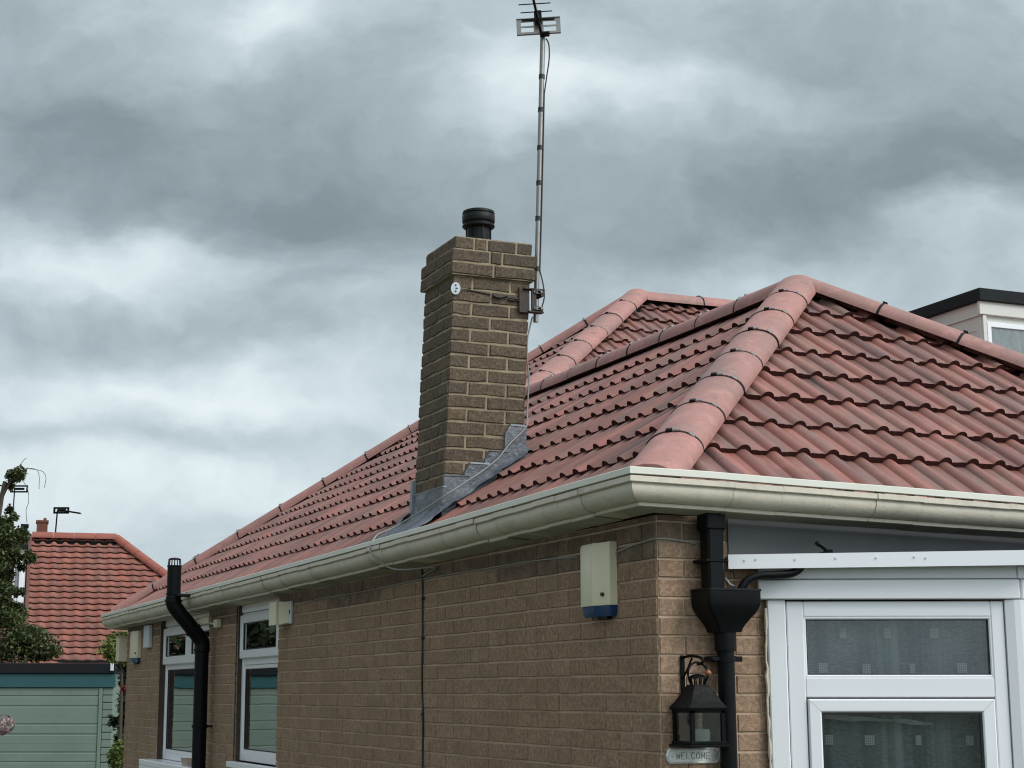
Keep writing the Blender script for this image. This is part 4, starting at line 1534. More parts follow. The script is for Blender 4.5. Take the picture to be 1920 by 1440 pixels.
GA = 'cream and blue alarm boxes on the long wall'
alarm('large cream alarm box with blue base nearest the brick corner', 0.335, 0.590, 0.362, 0.622, 0.045, 0.058, GA, 'cream')
alarm('small distant cream alarm box by the far end of the long wall', 10.28, 10.62, 0.345, 0.600, 0.045, 0.055, GA, 'cream')
b = BM()
box(b, (-0.045, 9.76, 0.425), (-0.006, 9.99, 0.635), 0, 0.006)
wbx = link('wall_box', b, M['white'])
tag(wbx, 'plain off-white slim box between far window and distant alarm box', 'wall box')
# grey-cream cabinet on the back corner
b = BM()
box(b, (-0.095, 10.99, 0.32), (0.12, 11.10, 0.56), 0, 0.008)
box(b, (-0.105, 10.984, 0.56), (0.13, 11.11, 0.572), 0, 0.003)
for k in range(4):
    box(b, (-0.098, 11.0 + k * 0.025, 0.335), (-0.094, 11.014 + k * 0.025, 0.55), 0, 0.0)
tag(link('meter_cabinet', b, M['cream']), 'cream ribbed cabinet sticking out past the far wall corner', 'cabinet')

# security light box by the nearer window
sl_o = thing('security_light', 'square cream security light beside the nearer tall window', 'security light', (-0.06, 5.25, 0.48))
b = BM()
box(b, (-0.024, 5.10, 0.468), (-0.006, 5.34, 0.622), 0, 0.004)
link('back_plate', b, M['white'], sl_o)
b = BM()
A = [(-0.025, 5.14, 0.478), (-0.025, 5.34, 0.478), (-0.025, 5.34, 0.615), (-0.025, 5.14, 0.615)]
Bq = [(-0.105, 5.17, 0.462), (-0.105, 5.35, 0.462), (-0.105, 5.35, 0.618), (-0.105, 5.17, 0.618)]
rings(b, [A, [(x + 0.02, y, z) for x, y, z in Bq], Bq])
link('housing', b, M['cream'], sl_o)
b = BM()
box(b, (-0.028, 5.112, 0.535), (-0.0245, 5.126, 0.56), 0, 0)
link('sensor', b, M['black'], sl_o)

# little camera and its junction box
sc_o = thing('security_camera', 'small cream camera angled out beside the far window', 'camera', (-0.05, 7.40, 0.52))
b = BM()
cdir = Vector((-0.55, 0.80, -0.16)).normalized()
csd = cdir.cross(UPV).normalized()
cup = csd.cross(cdir)
cc = Vector((-0.10, 7.34, 0.565))
box(b, (-0.028, -0.085, -0.030), (0.028, 0.085, 0.030), 0, 0.008, (cc, csd, cdir, cup))
box(b, (-0.034, -0.03, 0.030), (0.034, 0.11, 0.038), 0, 0.002, (cc, csd, cdir, cup))
link('camera_body', b, M['cream'], sc_o)
b = BM()
tube(b, [cc + cdir * 0.084, cc + cdir * 0.090], 0.020, 12)
link('lens', b, M['black'], sc_o)
b = BM()
tube(b, [cc - cdir * 0.05, Vector((-0.05, 7.26, 0.55)), Vector((-0.006, 7.24, 0.55))], 0.009, 8)
link('arm', b, M['cream'], sc_o)
b = BM()
box(b, (-0.05, 7.10, 0.515), (-0.006, 7.20, 0.58), 0, 0.005)
tag(link('junction_box', b, M['cream']), 'tiny cream junction box on the brick beside the small camera', 'junction box')

# ------------------------------------------------------------------ drainpipe with hopper
dp = thing('drainpipe', 'black drainpipe with hopper head beside the bay window', 'drainpipe', (0.262, -0.07, G))
b = BM()
ux, uy = 0.209, -0.068
box(b, (ux - 0.036, uy - 0.036, 0.395), (ux + 0.036, uy + 0.036, 0.66), 0, 0.008)
box(b, (ux - 0.044, uy - 0.042, 0.640), (ux + 0.044, uy + 0.042, 0.715), 0, 0.006)
box(b, (ux - 0.052, uy - 0.040, 0.512), (ux + 0.052, uy + 0.066, 0.524), 0, 0.003)
link('pipe', b, M['black'], dp)


def dloop(c, w, d, z, n=9):
    """D-shaped plan: flat back on the wall, rounded front corners"""
    pts_ = []
    r_ = min(w, d) * 0.10
    for cx_, cy_, a0 in ((w / 2 - r_, -d + r_, -90), (w / 2 - 0.003, -0.003, 0), (-w / 2 + 0.003, -0.003, 90), (-w / 2 + r_, -d + r_, 180)):
        rr = r_ if cy_ < -0.01 else 0.003
        for k in range(n):
            t = R(a0 + 90 * k / (n - 1))
            pts_.append((c + cx_ + rr * math.cos(t), -0.010 + cy_ + rr * math.sin(t), z))
    return pts_


b = BM()
hc = 0.262
prof = [(0.244, 0.140, 0.408), (0.246, 0.141, 0.400), (0.240, 0.138, 0.398), (0.240, 0.138, 0.352), (0.233, 0.135, 0.336), (0.210, 0.128, 0.316), (0.172, 0.117, 0.294), (0.138, 0.107, 0.273), (0.114, 0.100, 0.255), (0.104, 0.097, 0.240)]
rings(b, [dloop(hc, w, d, z) for w, d, z in prof[::-1]] + [dloop(hc, 0.234, 0.134, 0.405), dloop(hc, 0.230, 0.130, 0.36)], cap1=True)
hop = link('hopper_head', b, M['black'], dp, sharp=35)
b = BM()
tube(b, [(hc + 0.0, -0.062, 0.242), (hc + 0.0, -0.062, 0.172)], 0.043, 24)
tube(b, [(hc, -0.062, 0.172), (hc, -0.062, 0.166)], 0.040, 24)
link('socket', b, M['black'], dp, sharp=40)
b = BM()
tube(b, [(hc, -0.062, 0.17), (hc, -0.062, G)], 0.0335, 24)
link('pipe', b, M['black'], dp, sharp=40)
b = BM()
tube(b, [(hc, -0.062, 0.125), (hc, -0.062, 0.148)], 0.039, 24)
box(b, (hc - 0.070, -0.075, 0.126), (hc + 0.070, -0.010, 0.147), 0, 0.004)
link('pipe_clip', b, M['black'], dp, sharp=40)
b = BM()
hp = smoothpath([(0.318, -0.085, 0.37), (0.325, -0.09, 0.41), (0.352, -0.095, 0.445), (0.40, -0.105, 0.463), (0.46, -0.120, 0.467), (0.52, -0.135, 0.472), (0.555, -0.142, 0.486), (0.575, -0.145, 0.51), (0.58, -0.146, 0.53)], 5)
tube(b, hp, 0.0165, 14)
link('overflow_hose', b, M['black'], dp, smooth=True)
b = BM()
tube(b, [(0.30, -0.012, 0.458), (0.318, -0.018, 0.432), (0.338, -0.02, 0.426)], [0.004, 0.005, 0.002], 6)
link('tie_end', b, M['white'], dp)

# ------------------------------------------------------------------ soil vent pipe
SX, SY, SX2 = -0.105, 7.32, -0.345
sp_ = thing('vent_pipe', 'black vent pipe kinked out around the gutter in front of the far window', 'vent pipe', (SX, SY, G))
b = BM()
tube(b, [(SX, SY, G), (SX, SY, 0.36)], 0.055, 20)
link('pipe', b, M['black'], sp_, sharp=40)
b = BM()
tube(b, smoothpath([(SX, SY, 0.33), (SX, SY, 0.40), (SX - 0.035, SY, 0.455), (SX - 0.13, SY, 0.565), (SX2 + 0.035, SY, 0.650), (SX2, SY, 0.705), (SX2, SY, 0.76)], 6), 0.0595, 20)
link('offset_bend', b, M['black'], sp_, smooth=True)
b = BM()
tube(b, [(SX2, SY, 0.74), (SX2, SY, 1.005)], 0.055, 20)
link('pipe', b, M['black'], sp_, sharp=40)
dd = Vector((SX2 - SX, 0, 0.30)).normalized()
m_ = Vector((SX - 0.075, SY, 0.50))
for p, q, r_ in (((SX2, SY, 0.715), (SX2, SY, 0.735), 0.068), ((SX2, SY, 0.775), (SX2, SY, 0.785), 0.062), ((SX, SY, 0.335), (SX, SY, 0.352), 0.065), (m_ - dd * 0.012, m_ + dd * 0.012, 0.067)):
    b = BM()
    tube(b, [p, q], r_, 20)
    link('collar', b, M['black'], sp_, sharp=40)
b = BM()
tube(b, [(SX, SY, -0.26), (SX, SY, -0.235)], 0.062, 20)
box(b, (SX - 0.05, SY - 0.012, -0.256), (0.0, SY + 0.012, -0.24), 0, 0.003)
box(b, (SX - 0.01, SY - 0.10, -0.256), (SX + 0.01, SY, -0.24), 0, 0.003)
link('pipe_clip', b, M['black'], sp_, sharp=40)
b = BM()
box(b, (SX2, SY - 0.13, 0.755), (SX2 + 0.14, SY - 0.02, 0.775), 0, 0.004)
link('stay_bracket', b, M['black'], sp_)
b = BM()
zc0, zc1 = 1.005, 1.055
for k in range(14):
    a = 2 * math.pi * k / 14
    tube(b, [(SX2 + 0.053 * math.cos(a), SY + 0.053 * math.sin(a), zc0 - 0.01), (SX2 + 0.046 * math.cos(a), SY + 0.046 * math.sin(a), zc1)], 0.004, 5)
lathe(b, (SX2, SY, zc1 - 0.004), [(0.049, 0), (0.047, 0.007), (0.03, 0.014), (0.002, 0.017)], 20)
lathe(b, (SX2, SY, zc0 - 0.012), [(0.058, 0), (0.058, 0.012)], 20)
link('vent_cage', b, M['black'], sp_)

# ------------------------------------------------------------------ lantern and plaque
LX, LY, LW_ = 0.108, -0.105, 0.148
lan = thing('wall_lantern', 'black square lantern with candle hanging on the brick corner', 'lantern', (LX, LY, -0.198))
h = LW_ / 2
b = BM()
box(b, (LX - h - 0.012, LY - h - 0.012, -0.198), (LX + h + 0.012, LY + h + 0.012, -0.188), 0, 0.003)
box(b, (LX - h - 0.004, LY - h - 0.004, -0.188), (LX + h + 0.004, LY + h + 0.004, -0.176), 0, 0.002)
link('base', b, M['blackmatt'], lan)
b = BM()
for sx_ in (-1, 1):
    for sy_ in (-1, 1):
        cx_, cy_ = LX + sx_ * (h - 0.008), LY + sy_ * (h - 0.008)
        box(b, (cx_ - 0.008, cy_ - 0.008, -0.177), (cx_ + 0.008, cy_ + 0.008, -0.058), 0, 0.001)
for (x0_, y0_, x1_, y1_) in ((-h, -h, h, -h + .012), (-h, h - .012, h, h), (-h, -h + .012, -h + .012, h - .012), (h - .012, -h + .012, h, h - .012)):
    box(b, (LX + x0_, LY + y0_, -0.070), (LX + x1_, LY + y1_, -0.0575), 0, 0)
link('frame', b, M['blackmatt'], lan)
for k, (a, c) in enumerate((((-h + .01, -h + .005), (h - .01, -h + .007)), ((-h + .01, h - .007), (h - .01, h - .005)), ((-h + .005, -h + .01), (-h + .007, h - .01)), ((h - .007, -h + .01), (h - .005, h - .01)))):
    b = BM()
    box(b, (LX + a[0], LY + a[1], -0.176), (LX + c[0], LY + c[1], -0.062))
    link('pane', b, M['glassbay'], lan)
b = BM()
lo = lambda w, z: [(LX - w, LY - w, z), (LX + w, LY - w, z), (LX + w, LY + w, z), (LX - w, LY + w, z)]
rings(b, [lo(h + 0.006, -0.060), lo(h + 0.008, -0.050), lo(h - 0.008, -0.028), lo(0.034, 0.030), lo(0.030, 0.036)])
link('roof', b, M['blackmatt'], lan)
b = BM()
lathe(b, (LX, LY, 0.060), [(0.038, 0), (0.036, 0.006), (0.022, 0.014), (0.004, 0.018)], 16)
for k in range(10):
    a = 2 * math.pi * k / 10
    tube(b, [(LX + 0.028 * math.cos(a), LY + 0.028 * math.sin(a), 0.034), (LX + 0.034 * math.cos(a), LY + 0.034 * math.sin(a), 0.062)], 0.003, 5)
link('crown', b, M['blackmatt'], lan)
b = BM()
rc_ = Vector((LX, LY, 0.088))
tube(b, [rc_ + Vector((0.044 * math.sin(t), 0.004 * math.cos(t * 2), -0.050 + 0.044 - 0.006 + 0.046 * math.cos(t))) for t in [R(-125 + 250 * k / 18) for k in range(19)]], 0.0042, 7)
link('ring_handle', b, M['blackmatt'], lan, smooth=True)
b = BM()
box(b, (LX - 0.022, -0.013, -0.01), (LX - 0.002, -0.0075, 0.150), 0, 0.002)
tube(b, smoothpath([(LX - 0.012, -0.012, 0.140), (LX - 0.01, -0.06, 0.146), (LX + 0.0, LY - 0.01, 0.142), (LX + 0.004, LY - 0.034, 0.132), (LX + 0.004, LY - 0.03, 0.118), (LX + 0.002, LY, 0.114)], 5), 0.0055, 8)
tube(b, smoothpath([(LX - 0.012, -0.012, 0.06), (LX - 0.01, -0.04, 0.09), (LX - 0.006, -0.075, 0.138)], 5), 0.004, 7)
link('bracket', b, M['blackmatt'], lan)
b = BM()
lathe(b, (LX + 0.012, LY + 0.004, -0.176), [(0.034, 0), (0.034, 0.034), (0.030, 0.044), (0.020, 0.040), (0.003, 0.038)], 18)
link('candle', b, M['candle'], lan, sharp=40)
b = BM()
lathe(b, (LX + 0.030, LY - 0.03, 0.070), [(0.004, 0), (0.012, 0.004), (0.013, 0.014), (0.006, 0.022), (0.002, 0.026)], 10)
link('bead', b, M['orange'], lan, smooth=True)

plq = None
b = BM()
px0, px1, pz0, pz1 = 0.012, 0.252, -0.265, -0.2045
ch = 0.018
outl = [(px0 + ch, pz0), (px1 - ch, pz0), (px1 - ch * .4, pz0 + ch * .5), (px1, (pz0 + pz1) / 2), (px1 - ch * .4, pz1 - ch * .5), (px1 - ch, pz1), (px0 + ch, pz1), (px0 + ch * .4, pz1 - ch * .5), (px0, (pz0 + pz1) / 2), (px0 + ch * .4, pz0 + ch * .5)]
cxp, czp = (px0 + px1) / 2, (pz0 + pz1) / 2
sc_ = lambda k, kz, y: [(cxp + (x - cxp) * k, y, czp + (z - czp) * kz) for x, z in outl]
rings(b, [sc_(1, 1, -0.008), sc_(1, 1, -0.016), sc_(0.965, 0.86, -0.020), sc_(0.93, 0.74, -0.0175)])
plq = link('plaque', b, M['pewter'])
tag(plq, 'small pewter WELCOME plaque below the black lantern', 'plaque')
FONT5 = {'W': ["1...1", "1...1", "1...1", "1.1.1", "1.1.1", "11.11", "1...1"], 'E': ["11111", "1....", "1....", "1111.", "1....", "1....", "11111"],
         'L': ["1....", "1....", "1....", "1....", "1....", "1....", "11111"], 'C': [".1111", "1....", "1....", "1....", "1....", "1....", ".1111"],
         'O': [".111.", "1...1", "1...1", "1...1", "1...1", "1...1", ".111."], 'M': ["1...1", "11.11", "1.1.1", "1.1.1", "1...1", "1...1", "1...1"]}
STROKES = {'W': [[(0, 1), (.22, 0), (.5, .75), (.78, 0), (1, 1)]], 'E': [[(.9, 1), (.1, 1), (.1, 0), (.9, 0)], [(.1, .5), (.75, .5)]], 'L': [[(.15, 1), (.15, 0), (.9, 0)]],
           'C': [[(.92, .82), (.7, 1), (.35, 1), (.1, .7), (.1, .3), (.35, 0), (.7, 0), (.92, .18)]], 'O': [[(.5, 1), (.15, .8), (.08, .5), (.15, .2), (.5, 0), (.85, .2), (.92, .5), (.85, .8), (.5, 1)]],
           'M': [[(.05, 0), (.12, 1), (.5, .25), (.88, 1), (.95, 0)]]}
b = BM()
lw = 0.0175
for i, chh in enumerate('WELCOME'):
    x0_ = cxp - 3.5 * (lw + 0.0045) + i * (lw + 0.0045)
    for st in STROKES[chh]:
        tube(b, [(x0_ + u * lw, -0.0185, czp - 0.0115 + v * 0.024) for u, v in st], 0.0015, 5)
for xx in (px0 + 0.026, px1 - 0.026):
    lathe(b, (xx, -0.0185, czp - 0.002), [(0.0035, 0), (0.0035, 0.004)], 8)
link('lettering', b, M['pewterdark'], plq)

# small things lying about
b = BM()
c0 = B0 + dF * 0.235 + nFc * 0.03 + UPV * 0.546
tube(b, smoothpath([c0 + dF * -0.06, c0 + dF * -0.005 + UPV * 0.012, c0 + dF * 0.0 + UPV * 0.03, c0 + dF * -0.022 + UPV * 0.048, c0 + dF * -0.03 + UPV * 0.042], 5), [0.006] * 10 + [0.009] * 6 + [0.013] * 4 + [0.007], 7)
box(b, (0.0, -0.012, 0.0), (0.032, 0.012, 0.026), 0, 0.004, (c0, dF, nFc, UPV))
tag(link('pipe_offcut', b, M['black']), 'bent black strap end lying on the bay window roof', 'debris')
b = BM()
rings(b, [[(-0.07, 7.86, -0.574), (-0.02, 7.86, -0.574), (-0.02, 8.06, -0.574), (-0.07, 8.06, -0.574)], [(-0.08, 7.84, -0.515), (-0.01, 7.84, -0.515), (-0.01, 8.08, -0.515), (-0.08, 8.08, -0.515)],
          [(-0.07, 7.86, -0.515), (-0.02, 7.86, -0.515), (-0.02, 8.06, -0.515), (-0.07, 8.06, -0.515)], [(-0.065, 7.87, -0.55), (-0.025, 7.87, -0.55), (-0.025, 8.05, -0.55), (-0.065, 8.05, -0.55)]])
tag(link('trough', b, M['terracotta']), 'small brownish trough standing on the far window sill', 'trough')

# ------------------------------------------------------------------ view-aligned frame for what stands behind
CF = Vector((math.sin(YAW), math.cos(YAW), 0))
CR = Vector((math.cos(YAW), -math.sin(YAW), 0))
C0 = Vector((-3.168, -5.807, 0))


def VP(r, f, z):
    """point r metres right and f metres ahead of where the photographer stands"""
    return C0 + CR * r + CF * f + UPV * z


def vfr(r, f, z=0):
    return (VP(r, f, z), CR, -CF, UPV)


# ground
b = BM()
quad(b, [(-300, -300, G), (300, -300, G), (300, 300, G), (-300, 300, G)])
gr = link('ground', b, M['ground'])
gr['kind'] = 'structure'

# ---- green garage
gf = vfr(0, 25)
gar = thing('garage', 'sage green garage with dark teal fascia and ribbed door', 'garage', VP(-8.5, 25, G))
GR, GLx = -5.22, -15.5
b = BM()
box(b, (GLx, -5.5, G), (GR - 0.005, -0.02, 0.30), 0, 0, gf)
link('wall', b, M['sage'], gar)
b = BM()
zs = [0.095, -0.035, -0.18, -0.445, -0.59, -0.85, -0.985, -1.25, -1.39, -1.7]
for k, (a, c) in enumerate(zip(zs, zs[1:])):
    box(b, (GLx + 0.3, -0.016, c + 0.016), (-5.43, 0.020, a), 0, 0.008, gf)
    if a - c > 0.2:
        box(b, (GLx + 0.3, -0.016, (a + c) / 2 - 0.008 + 0.02), (-5.43, 0.022, (a + c) / 2 + 0.02), 0, 0.003, gf)
box(b, (GLx + 0.3, -0.018, -1.7), (-5.43, 0.012, 0.094), 0, 0, gf)
link('door', b, M['sage'], gar)
b = BM()
box(b, (-5.425, -0.016, G), (-5.375, 0.035, 0.095), 0, 0.004, gf)
for k in range(17):
    box(b, (-5.370, -0.016, 0.09 - 0.108 * (k + 1) + 0.010), (GR, 0.020, 0.09 - 0.108 * k), 0, 0.006, gf)
link('side_panel', b, M['sage'], gar)
b = BM()
box(b, (GLx, -0.018, 0.100), (GR + 0.03, 0.050, 0.300), 0, 0.004, gf)
link('fascia', b, M['teal'], gar)
b = BM()
box(b, (GLx - 0.05, -5.6, 0.302), (GR + 0.03, 0.085, 0.455), 0, 0.01, gf)
box(b, (GR - 0.9, -0.6, 0.47), (GR + 0.30, -0.2, 0.50), 0, 0.005, gf)
link('roof_edge', b, M['felt'], gar)
b = BM()
box(b, (GR - 0.04, 0.086, 0.34), (GR + 0.01, 0.11, 0.45), 0, 0.006, gf)
link('gutter_end', b, M['white'], gar)

# ---- neighbour's house, its slope turned towards the camera
NF_ = 38.0
NP0 = VP(-9.94, NF_, 0)
_k = math.hypot(1, 0.2617)
NFd = (CF - CR * 0.2617) / _k
NRd = (CR + CF * 0.2617) / _k


def NP(u, v, z):
    return NP0 + NRd * u + NFd * v + UPV * z


def nfr(u=0, v=0, z=0):
    return (NP(u, v, z), NRd, -NFd, UPV)


nb = thing('neighbour_house', 'neighbouring house with bright orange red tiled hipped roof', 'house', NP(1, 0, G))
RZ = 3.56
Pn = R(40)
cpn, spn = math.cos(Pn), math.sin(Pn)
EZ = 0.30
vlen = (RZ - EZ) / spn
orgn = NP(0, -vlen * cpn, EZ)
sN = (NFd * cpn + UPV * spn)
nN = (-NFd * spn + UPV * cpn)
rb = BM()
uvl = rb.loops.layers.uv.new('UVMap')
nprof = [(i / 8, 0.020 * (0.5 + 0.5 * math.cos((i / 8 - .5) * 2 * math.pi)) ** 1.3) for i in range(8)]
UR = 1.90
hipA = NP(UR, 0, RZ)
hipB = NP(UR + 1, -1, RZ - math.tan(Pn))
hno = (NRd + NFd).normalized()
nrows = [k * 0.215 for k in range(int(vlen / 0.215) + 1)]
tile_slope(rb, uvl, orgn, NRd, sN, nN, -0.02, 6.5, nrows, 0.0, 0.25, nprof, [(hipA, hno), (NP(0, 0.0, 0), NFd), (NP(0.0, 0, 0), -NRd)], gauge=0.215, lift=0.034, thick=0.034, crisp=None)
qb = BM()
L_ = -24.0
e0, e1 = orgn + NRd * L_ - nN * 0.10, hipA + (hipB - hipA) * (vlen * cpn) - UPV * 0.13
quad(qb, [e0, e1, NP(UR, 0, RZ - 0.13), NP(L_, 0, RZ - 0.13)])
bk = NP(0, vlen * cpn, EZ - 0.1)
quad(qb, [NP(L_, 0, RZ - 0.13), NP(UR, 0, RZ - 0.13), bk + NRd * (UR + vlen * cpn), bk + NRd * L_])
quad(qb, [e1, bk + NRd * (UR + vlen * cpn), NP(UR, 0, RZ - 0.13)])
for f in qb.faces:
    f.material_index = 1
append_bm(rb, qb)
nroof = link('roof', rb, [M['tile_far'], M['tile_edge']], nb)
for p in nroof.data.polygons:
    p.use_smooth = p.material_index == 0
# older roof beyond the party line
rb = BM()
uvl = rb.loops.layers.uv.new('UVMap')
tile_slope(rb, uvl, orgn, NRd, sN, nN, -23, -0.06, nrows, 0.0, 0.24, nprof, [(NP(0, 0, 0), NFd), (NP(-0.07, 0, 0), NRd)], gauge=0.215, lift=0.034, thick=0.034, crisp=None)
M['tile_old'] = tile_mat('old brown tile', ((0.20, 0.075, 0.055), (0.15, 0.06, 0.05)), ((0.10, 0.07, 0.06), (0.07, 0.06, 0.055)), 0.9, 0.7)
o_ = link('roof', rb, [M['tile_old'], M['tile_edge']], nb)
o_['label'] = 'darker brown tiled roof half'
b = BM()
box(b, (-0.07, -0.05, -vlen), (0.0, 0.06, -0.02), 0, 0, (NP(0, 0, RZ), NRd, nN, sN))
link('party_verge', b, M['tile_old'], nb)
capping('ridge_tile', NP(0.0, 0, RZ + 0.0), NP(UR, 0, RZ + 0.0), r=0.14, hgt=0.13, seglen=0.5, matl=M['hip_far'], parent=nroof, clip=False, roll=True, drop=0.03)
capping('hip_tile', hipA + (hipB - hipA) * 2.9, hipA, r=0.13, hgt=0.12, seglen=0.4, matl=M['hip_far'], parent=nroof, clip=False, roll=True, drop=0.03)
b = BM()
box(b, (L_, -vlen * cpn + 0.35, G), (UR + vlen * cpn - 0.4, vlen * cpn - 0.35, EZ - 0.12), 0, 0, nfr())
link('wall', b, M['render_wall'], nb)
# white dormer with window
dfx = nfr(0, -1.9)
b = BM()
box(b, (-2.4, -2.6, 1.75), (-0.10, 0, 3.10), 0, 0, dfx)
nd = link('dormer', b, M['dormerwhite'], nb)
b = BM()
box(b, (-2.5, -2.6, 3.102), (-0.06, 0.10, 3.20), 0, 0.01, dfx)
sub('roof_edge', b, M['felt'], nd)
b = BM()
frame_rect(b, -1.5, -0.13, 1.93, 2.98, 0.10, 0.002, 0.05, dfx, bev=0.01)
box(b, (-0.42, 0.002, 2.03), (-0.32, 0.045, 2.88), 0, 0.01, dfx)
sub('window_frame', b, M['upvc'], nd)
b = BM()
box(b, (-1.4, 0.003, 2.03), (-0.23, 0.02, 2.88), 0, 0, dfx)
sub('pane', b, dm, nd)
# chimneys beyond the ridge
for (u0_, u1_, z1, m_, pot) in ((0.10, 0.35, 4.02, 'redbrick', True), (-0.24, -0.10, 3.92, 'felt', False)):
    b = BM()
    fx = nfr(0, 0.9)
    box(b, (u0_, -0.4, 2.4), (u1_, 0.0, z1 - 0.06), 0, 0, fx)
    box(b, (u0_ - 0.02, -0.42, z1 - 0.06), (u1_ + 0.02, 0.02, z1), 0, 0.004, fx)
    cst = link('chimney', b, M[m_], nb)
    if pot:
        b = BM()
        lathe(b, NP((u0_ + u1_) / 2 + 0.06, 1.1, z1), [(0.04, 0), (0.035, 0.07), (0.025, 0.07)], 10)
        link('chimney_pot', b, M['redbrick'], cst)


def far_aerial(label, r, f, z0, z1, bd_, sc):
    o = thing('tv_aerial', label, 'tv aerial', VP(r, f, z0), 'small aerials on the neighbouring roofs')
    b = BM()
    tube(b, [VP(r - 0.03, f, z0), VP(r, f, z1)], 0.017, 8)
    link('mast', b, M['blackmatt'], o)
    b = BM()
    fx = vfr(r, f, z1)
    w_, h_ = 0.24 * sc, 0.10 * sc
    for (x0_, z0_, x1_, z1_) in ((-w_, -h_, w_, -h_ + .04), (-w_, h_ - .04, w_, h_), (-w_, -h_ + .04, -w_ + .04, h_ - .04), (w_ - .04, -h_ + .04, w_, h_ - .04), (-w_ * .5, -.03, w_ * .6, .03)):
        box(b, (x0_ + 0.12 * sc, -0.02, z0_), (x1_ + 0.12 * sc, 0.02, z1_), 0, 0, fx)
    link('reflector', b, M['blackmatt'], o)
    b = BM()
    tube(b, [VP(r + 0.1, f, z1), VP(r + 0.1 + bd_[0], f - bd_[1], z1 + bd_[2])], 0.02, 6)
    for k in range(4):
        t = 0.45 + k * 0.17
        c = VP(r + 0.1 + bd_[0] * t, f - bd_[1] * t, z1 + bd_[2] * t)
        tube(b, [c - CF * 0.2, c + CF * 0.2], 0.008, 5)
    link('boom', b, M['blackmatt'], o)


far_aerial('small dark aerial on the bare orange roof ridge beside the red chimney', -9.43, NF_ + 0.2, 3.45, 4.17, (0.50, 0.3, -0.10), 0.75)
far_aerial('small dark aerial standing among the tree leaves', -12.30, 45, 4.0, 5.5, (-0.6, 0.2, 0.1), 1.0)


# ------------------------------------------------------------------ plants
def leaves(bm, tl_, centres, n, size, seed, up=0.3, tintf=None):
    rnd = random.Random(seed)
    for _ in range(n):
        c, r = rnd.choice(centres)
        while True:
            d = Vector((rnd.uniform(-1, 1), rnd.uniform(-1, 1), rnd.uniform(-1, 1)))
            if 0.05 < d.length < 1:
                break
        d = d.normalized() * (d.length ** 0.5)
        p = Vector(c) + Vector((d.x * r[0], d.y * r[1], d.z * r[2]))
        ax = Vector((rnd.uniform(-1, 1), rnd.uniform(-1, 1), rnd.uniform(-1.0, 0.5))).normalized()
        sd_ = ax.cross(Vector((rnd.uniform(-.6, .6), rnd.uniform(-.6, .6), 1))).normalized()
        nn = sd_.cross(ax)
        L = size * rnd.uniform(0.6, 1.3)
        w = L * rnd.uniform(0.22, 0.34)
        v = [bm.verts.new(p), bm.verts.new(p + ax * L * .45 + sd_ * w + nn * L * .06), bm.verts.new(p + ax * L), bm.verts.new(p + ax * L * .45 - sd_ * w + nn * L * .06)]
        t = min(1, max(0, rnd.gauss(0.5, 0.24)))
        for f in (bm.faces.new((v[0], v[1], v[2])), bm.faces.new((v[0], v[2], v[3]))):
            f[tl_] = t


def tree(name, label, cat, base, trunk_pts, limbs, centres, n, size, m, seed, group=None, twigs=()):
    o = thing(name, label, cat, base, group)
    b = BM()
    for pts, r0, r1 in trunk_pts + limbs:
        sp = smoothpath(pts, 4)
        tube(b, sp, [r0 + (r1 - r0) * i / (len(sp) - 1) for i in range(len(sp))], 8)
    link('trunk' if cat == 'tree' else 'stem', b, M['bark'], o, smooth=True)
    b = BM()
    tl_ = b.faces.layers.float.new('tint')
    leaves(b, tl_, centres, n, size, seed)
    link('crown' if cat == 'tree' else 'foliage', b, M[m], o)
    if twigs:
        b = BM()
        for pts in twigs:
            tube(b, smoothpath(pts, 5), 0.006, 5)
        link('twig', b, M['twig'], o)
    return o


TF = 30.0
px_ = lambda x, y, f=TF: VP((x - 874) / 3168 * f, f, (1302 - y) / 3168 * f * 1.0)
cen = []
rt = random.Random(11)


def clump(x, y, rx, ry, f=TF, n=3):
    for _ in range(n):
        k = f / 3168
        c = px_(x + rt.uniform(-rx, rx) * .5, y + rt.uniform(-ry, ry) * .5, f + rt.uniform(-.5, .5))
        cen.append((c, (rx * k * 0.75, rx * k * 0.9, ry * k * 0.75)))


clump(10, 888, 18, 14, n=4)
clump(3, 905, 12, 8, n=1)
clump(4, 950, 7, 10, n=1)
clump(10, 968, 6, 4, n=1)
clump(4, 1002, 20, 22, n=4)
clump(0, 1030, 22, 26, n=3)
clump(14, 1028, 12, 14, n=2)
clump(-16, 1050, 20, 22, n=3)
clump(28, 1062, 8, 8, n=1)
clump(-8, 1085, 8, 14, n=2)
clump(6, 1128, 16, 14, n=3)
clump(12, 1165, 30, 22, n=5)
clump(48, 1192, 34, 22, n=5)
clump(74, 1215, 30, 22, n=5)
clump(10, 1222, 50, 22, n=5)
clump(-60, 1000, 40, 120, n=6)
clump(2, 1150, 30, 20, n=4)
clump(2, 1075, 10, 34, n=4)
clump(14, 1142, 26, 12, n=4)
clump(-14, 1010, 20, 40, n=3)
clump(28, 1006, 16, 14, n=3)
clump(38, 1046, 14, 12, n=3)
clump(18, 1108, 16, 8, n=2)
clump(12, 1040, 16, 14, n=3)
clump(84, 1226, 22, 14, n=2)
clump(60, 1222, 46, 18, n=4)
clump(30, 1205, 50, 26, n=6)
clump(-4, 985, 14, 14, n=2)
clump(-10, 1095, 22, 30, n=3)
clump(-60, 1150, 50, 90, n=6)
bt = px_(-55, 1302)
